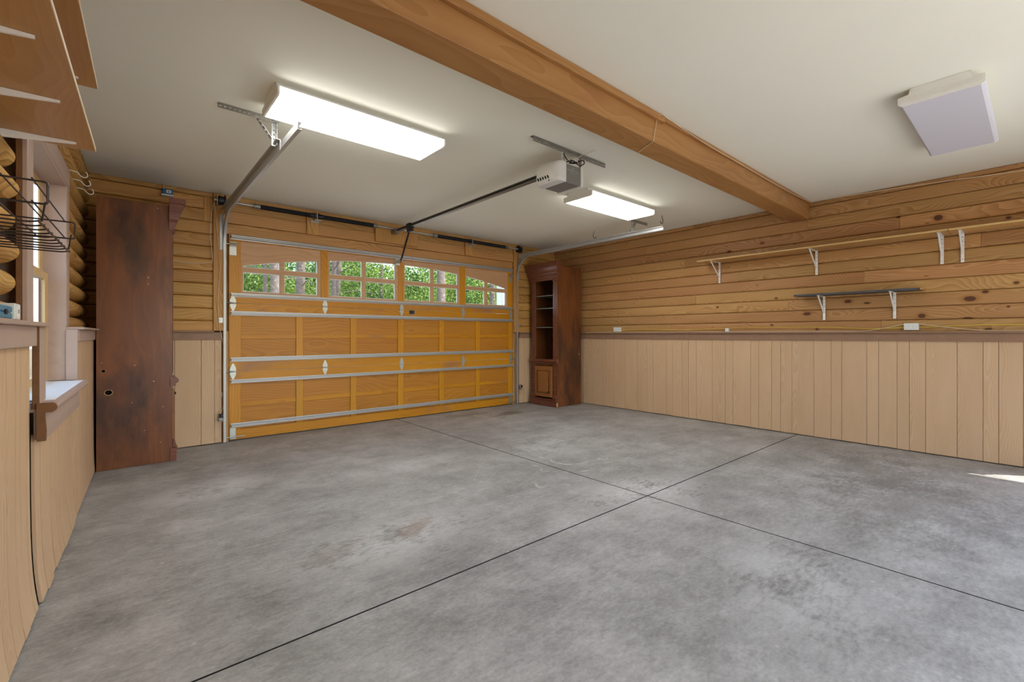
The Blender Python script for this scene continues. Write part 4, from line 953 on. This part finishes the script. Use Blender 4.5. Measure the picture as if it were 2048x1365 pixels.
MB(lw).box(-.085, -.006, 1.98, 2.468, 1.2925, 1.315, .004).build('lower_shell', 'blue2', t)
MB(lw).box(-.085, -.006, 1.98, 2.468, 1.3165, 1.339, .004).build('lid', 'blue2', t)
MB(lw).box(-.083, -.009, 1.99, 2.46, 1.3145, 1.3168).build('seam', 'blue', t)
for s in (2.15, 2.35): MB(lw).box(-.006, -.002, s, s+.03, 1.307, 1.325, .001).build('latch', 'black', t)
t = thing('alarm_box', (.38, 6.06, 2.71), 'small blue box with white label above the side-on bookcase', 'alarm box')
MB().box(.335, .425, DY-.085, DY-.044, 2.722, 2.785, .003).build('body', 'blue', t)
MB().box(.322, .428, DY-.115, DY-.044, 2.706, 2.7215, .002).build('base', 'plastic_w', t)
MB().box(.368, .408, DY-.0862, DY-.085, 2.742, 2.772).build('paper_label', 'white', t); MB().box(.378, .398, DY-.0872, DY-.0863, 2.749, 2.763).build('label_print', 'plastic_g', t)
MB().box(.343, .353, DY-.06, DY-.05, 2.785, 2.834, .001).build('conduit', 'cab_raw', t)
def sensor(x, sg, label):
    t = thing('safety_sensor', (x, 6.03, .26), label, 'door sensor', 'safety sensors on the door tracks')
    MB().box(x-.018, x+.018, 5.985, 6.035, .30, .345, .006).build('body', 'black', t)
    MB().cyl((x+sg*.018, 6.01, .322), (x+sg*.024, 6.01, .322), .012, seg=12).build('lens', 'plastic_w', t)
    MB().box(x-.02, x+.02, 6.035, 6.05, .262, .34, .002).box(x-.02, x+.02, 6.0, 6.05, .262, .27, .001).build('bracket', 'galv_dark', t)
sensor(.858, 1, 'black door safety sensor low on the left door track'); sensor(5.385, -1, 'black door safety sensor low on the right door track')

# ------------------------------------------------------------------ cables
def cable(pts, r, mat, label, smooth=True, n=6):
    o = MB().tube(smoothpath(pts, n) if smooth else pts, r, 6).build('cable', mat, smooth=60); tag(o, label, 'cable'); return o
cx = RX-.026
yp = [(cx, 4.54, 1.305)]+[(cx, y, z) for y, z in ((4.3, 1.318), (4.0, 1.318), (3.7, 1.308), (3.4, 1.305), (3.1, 1.312), (2.7, 1.325), (2.3, 1.328), (2.0, 1.325), (1.7, 1.325), (1.4, 1.31), (1.2, 1.303), (.95, 1.31))]
cable(yp, .0045, 'yellow', 'yellow cable stapled along the logs between the two outlets')
cable([(cx, .828, 1.31), (cx, .75, 1.315), (cx, .6, 1.322), (cx, .4, 1.33), (cx, .1, 1.33), (cx, -.25, 1.33)], .0045, 'yellow', 'yellow cable running right from the double outlet box')
cable([(cx-.01, 5.3, 1.277)]+[(cx-.012, y, z) for y, z in ((4.8, 1.277), (4.4, 1.277), (3.6, 1.277), (3.3, 1.284), (3.0, 1.277), (2.4, 1.277), (1.6, 1.277), (1.3, 1.277), (1.12, 1.305), (1.0, 1.335), (.945, 1.345))], .0035, 'cream', 'cream cable lying on the ledge and rising to the double outlet')
cable([(cx, .83, 1.35), (cx, .75, 1.335), (cx-.008, .62, 1.312), (cx-.01, .48, 1.290), (cx-.012, .3, 1.277), (cx-.012, -.2, 1.277)], .0035, 'cream', 'cream cable dropping from the double outlet to the ledge')
cable([(6.295, 1.78, 2.83), (6.295, 1.5, 2.825), (6.295, 1.192, 2.812), (6.295, .781, 2.792), (6.295, .3, 2.76), (6.295, -.2, 2.73)], .0035, 'cream', 'thin cream wire crossing the top logs of the right wall')
cable([(2.95, 1.785, 2.83), (2.935, 1.81, 2.78), (2.905, 1.813, 2.66), (2.90, 1.815, 2.626), (2.95, 1.93, 2.624), (3.0, 2.015, 2.626)], .0028, 'cream', 'thin white wire wrapped over the ceiling beam', False)
cable([(2.95, 1.784, 2.829), (3.6, 1.79, 2.80), (4.3, 1.795, 2.80), (5.0, 1.80, 2.80), (5.7, 1.80, 2.802), (6.25, 1.80, 2.83)], .003, 'cream', 'thin cream wire running along the side of the beam')
cable([(.40, 6.055, 2.03), (.5, 6.058, 2.022), (.62, 6.06, 2.02), (.73, 6.055, 2.035), (.778, 6.05, 2.072), (.772, 6.05, 2.2), (.76, 6.05, 2.35), (.765, 6.05, 2.5), (.775, 6.05, 2.64), (.80, 6.05, 2.72)], .0035, 'cream', 'cream wire looping across the logs behind the side-on bookcase')
cable([(.80, 6.052, 2.72), (.83, 6.052, 2.3), (.85, 6.052, 2.0), (.83, 6.052, 1.6), (.85, 6.052, 1.30), (.89, 6.08, 1.1), (.885, 6.08, .8), (.9, 6.08, .6), (.885, 6.075, .42), (.86, 6.05, .36), (.85, 6.03, .33)], .003, 'cream', 'thin cream wire hanging down to the left door sensor')

# ------------------------------------------------------------------ outdoors
pp = thing('porch_post', (6.03, 7.3, -.03), 'white porch post seen through the rightmost window', 'post')
MB().box(5.93, 6.12, 7.2, 7.39, .14, 3.4, .008).build('shaft', 'white', pp)
MB().box(5.90, 6.15, 7.17, 7.42, -.03, .14, .008).build('base', 'white', pp)
MB().box(5.90, 6.15, 7.17, 7.42, 3.4, 3.5, .008).build('cap', 'white', pp)
FW = Vector((math.sin(YAW), math.cos(YAW), 0)); RT = Vector((math.cos(YAW), -math.sin(YAW), 0))
def ground_at(px, d): q = FW*d+RT*((px-1024)/910*d); return Vector((q.x, q.y, -.065))
rng = np.random.default_rng(5)
def foliage(name, mat, parent, centre, rad, count, size, seed):
    r = np.random.default_rng(seed)
    nb = 9; bc_ = r.normal(size=(nb, 3))*np.array(rad)*.42; k = r.integers(0, nb, count)
    u = r.normal(size=(count, 3)); u /= np.linalg.norm(u, axis=1)[:, None]
    p = bc_[k]+u*np.array(rad)*(.25+.35*r.random((count, 1)))
    p = p+np.array(centre)
    p[:, 2] = np.maximum(p[:, 2], .05)
    a = r.normal(size=(count, 3)); a /= np.linalg.norm(a, axis=1)[:, None]
    b = np.cross(a, r.normal(size=(count, 3))); b /= np.linalg.norm(b, axis=1)[:, None]
    s = size*(.6+.8*r.random((count, 1)))
    V = np.stack([p-a*s, p+b*s*.5, p+a*s, p-b*s*.5], 1).reshape(-1, 3); c = np.array(centre); V = V-c
    me = bpy.data.meshes.new(name); me.vertices.add(len(V)); me.vertices.foreach_set('co', V.ravel())
    me.loops.add(count*4); me.loops.foreach_set('vertex_index', np.arange(count*4)); me.polygons.add(count)
    me.polygons.foreach_set('loop_start', np.arange(count)*4); me.update(calc_edges=True); me.validate()
    me.materials.append(M[mat]); o = bpy.data.objects.new(name, me); COL.objects.link(o); o.parent = parent
    o.location = Vector(centre)-(wloc(parent) if parent else Vector((0, 0, 0))); return o
TREES = [(550, 15.5, .15, 'broad pale pine trunk seen through the leftmost window, left panes', 1), (530, 19, .09, 'slim dark pine trunk beside a broad one in the leftmost window', 2),
         (604, 17, .15, 'pine trunk seen through the right panes of the leftmost window', 3), (666, 19, .10, 'left of two close pine trunks in the second window', 4),
         (677, 20, .11, 'right of two close pine trunks in the second window', 5), (764, 23, .10, 'slim dark pine trunk in the right panes of the second window', 6),
         (884, 17, .16, 'stout reddish pine trunk in the third window', 7), (982, 20, .12, 'pine trunk seen through the rightmost window', 8)]
for px, d, r, lab, sd in TREES:
    g = ground_at(px, d); t = thing('pine_tree', g, lab, 'tree', 'pine trees beyond the driveway'); rn = random.Random(sd)
    pth = [(g.x+rn.uniform(-.05, .05), g.y+rn.uniform(-.05, .05), g.z-.02+z) for z in (0, .5, 1.5, 3, 5, 7.5, 10, 13)]
    MB().tube(pth, r, 12, radii=[r*1.35, r*1.12, r*1.04, r, r*.95, r*.85, r*.7, r*.4]).build('trunk', 'bark', t, smooth=60)
    bm_ = MB()
    for k in range(7):
        z = 2.2+k*.9; a = rn.uniform(0, 6.28); L = rn.uniform(.9, 1.8)
        q = Vector((g.x, g.y, g.z+z)); bm_.tube(smoothpath([q, q+Vector((math.cos(a)*L*.5, math.sin(a)*L*.5, .15)), q+Vector((math.cos(a)*L, math.sin(a)*L, .1+rn.uniform(-.2, .4)))], 3), .02, 5, radii=None)
    bm_.build('branch', 'bark', t, smooth=60)
    foliage('crown', 'leaf_d', t, (g.x, g.y, 10.0), (2.6, 2.6, 2.6), 1800, .13, 40+sd)
BUSH = []
for k in range(11): BUSH.append((455+k*58, 25+2.0*((k*7) % 5)/2, 3.3, (2.0, 2.0, 2.9), 7000, .075))
for k in range(9): BUSH.append((470+k*68, 20.8+((k*5) % 4)*.7, 2.6, (1.25, 1.25, 2.2), 4200, .055))
for k in range(11): BUSH.append((440+k*66, 33+((k*3) % 4), 4.2, (3.0, 2.4, 4.0), 6000, .11))
for i, (px, d, zc, rad, cnt, sz) in enumerate(BUSH):
    g = ground_at(px, d); t = thing('leafy_sapling', g, 'leafy green sapling in the sunlit woods beyond the driveway', 'sapling', 'leafy saplings in the woods')
    foliage('foliage', 'leaf' if i % 3 else 'leaf_d', t, (g.x, g.y, zc), rad, cnt, sz, 100+i)
    MB().tube([(g.x, g.y, g.z-.02), (g.x+.05, g.y, 1.2), (g.x-.03, g.y+.05, zc)], .03, 6).build('stem', 'bark', t, smooth=60)
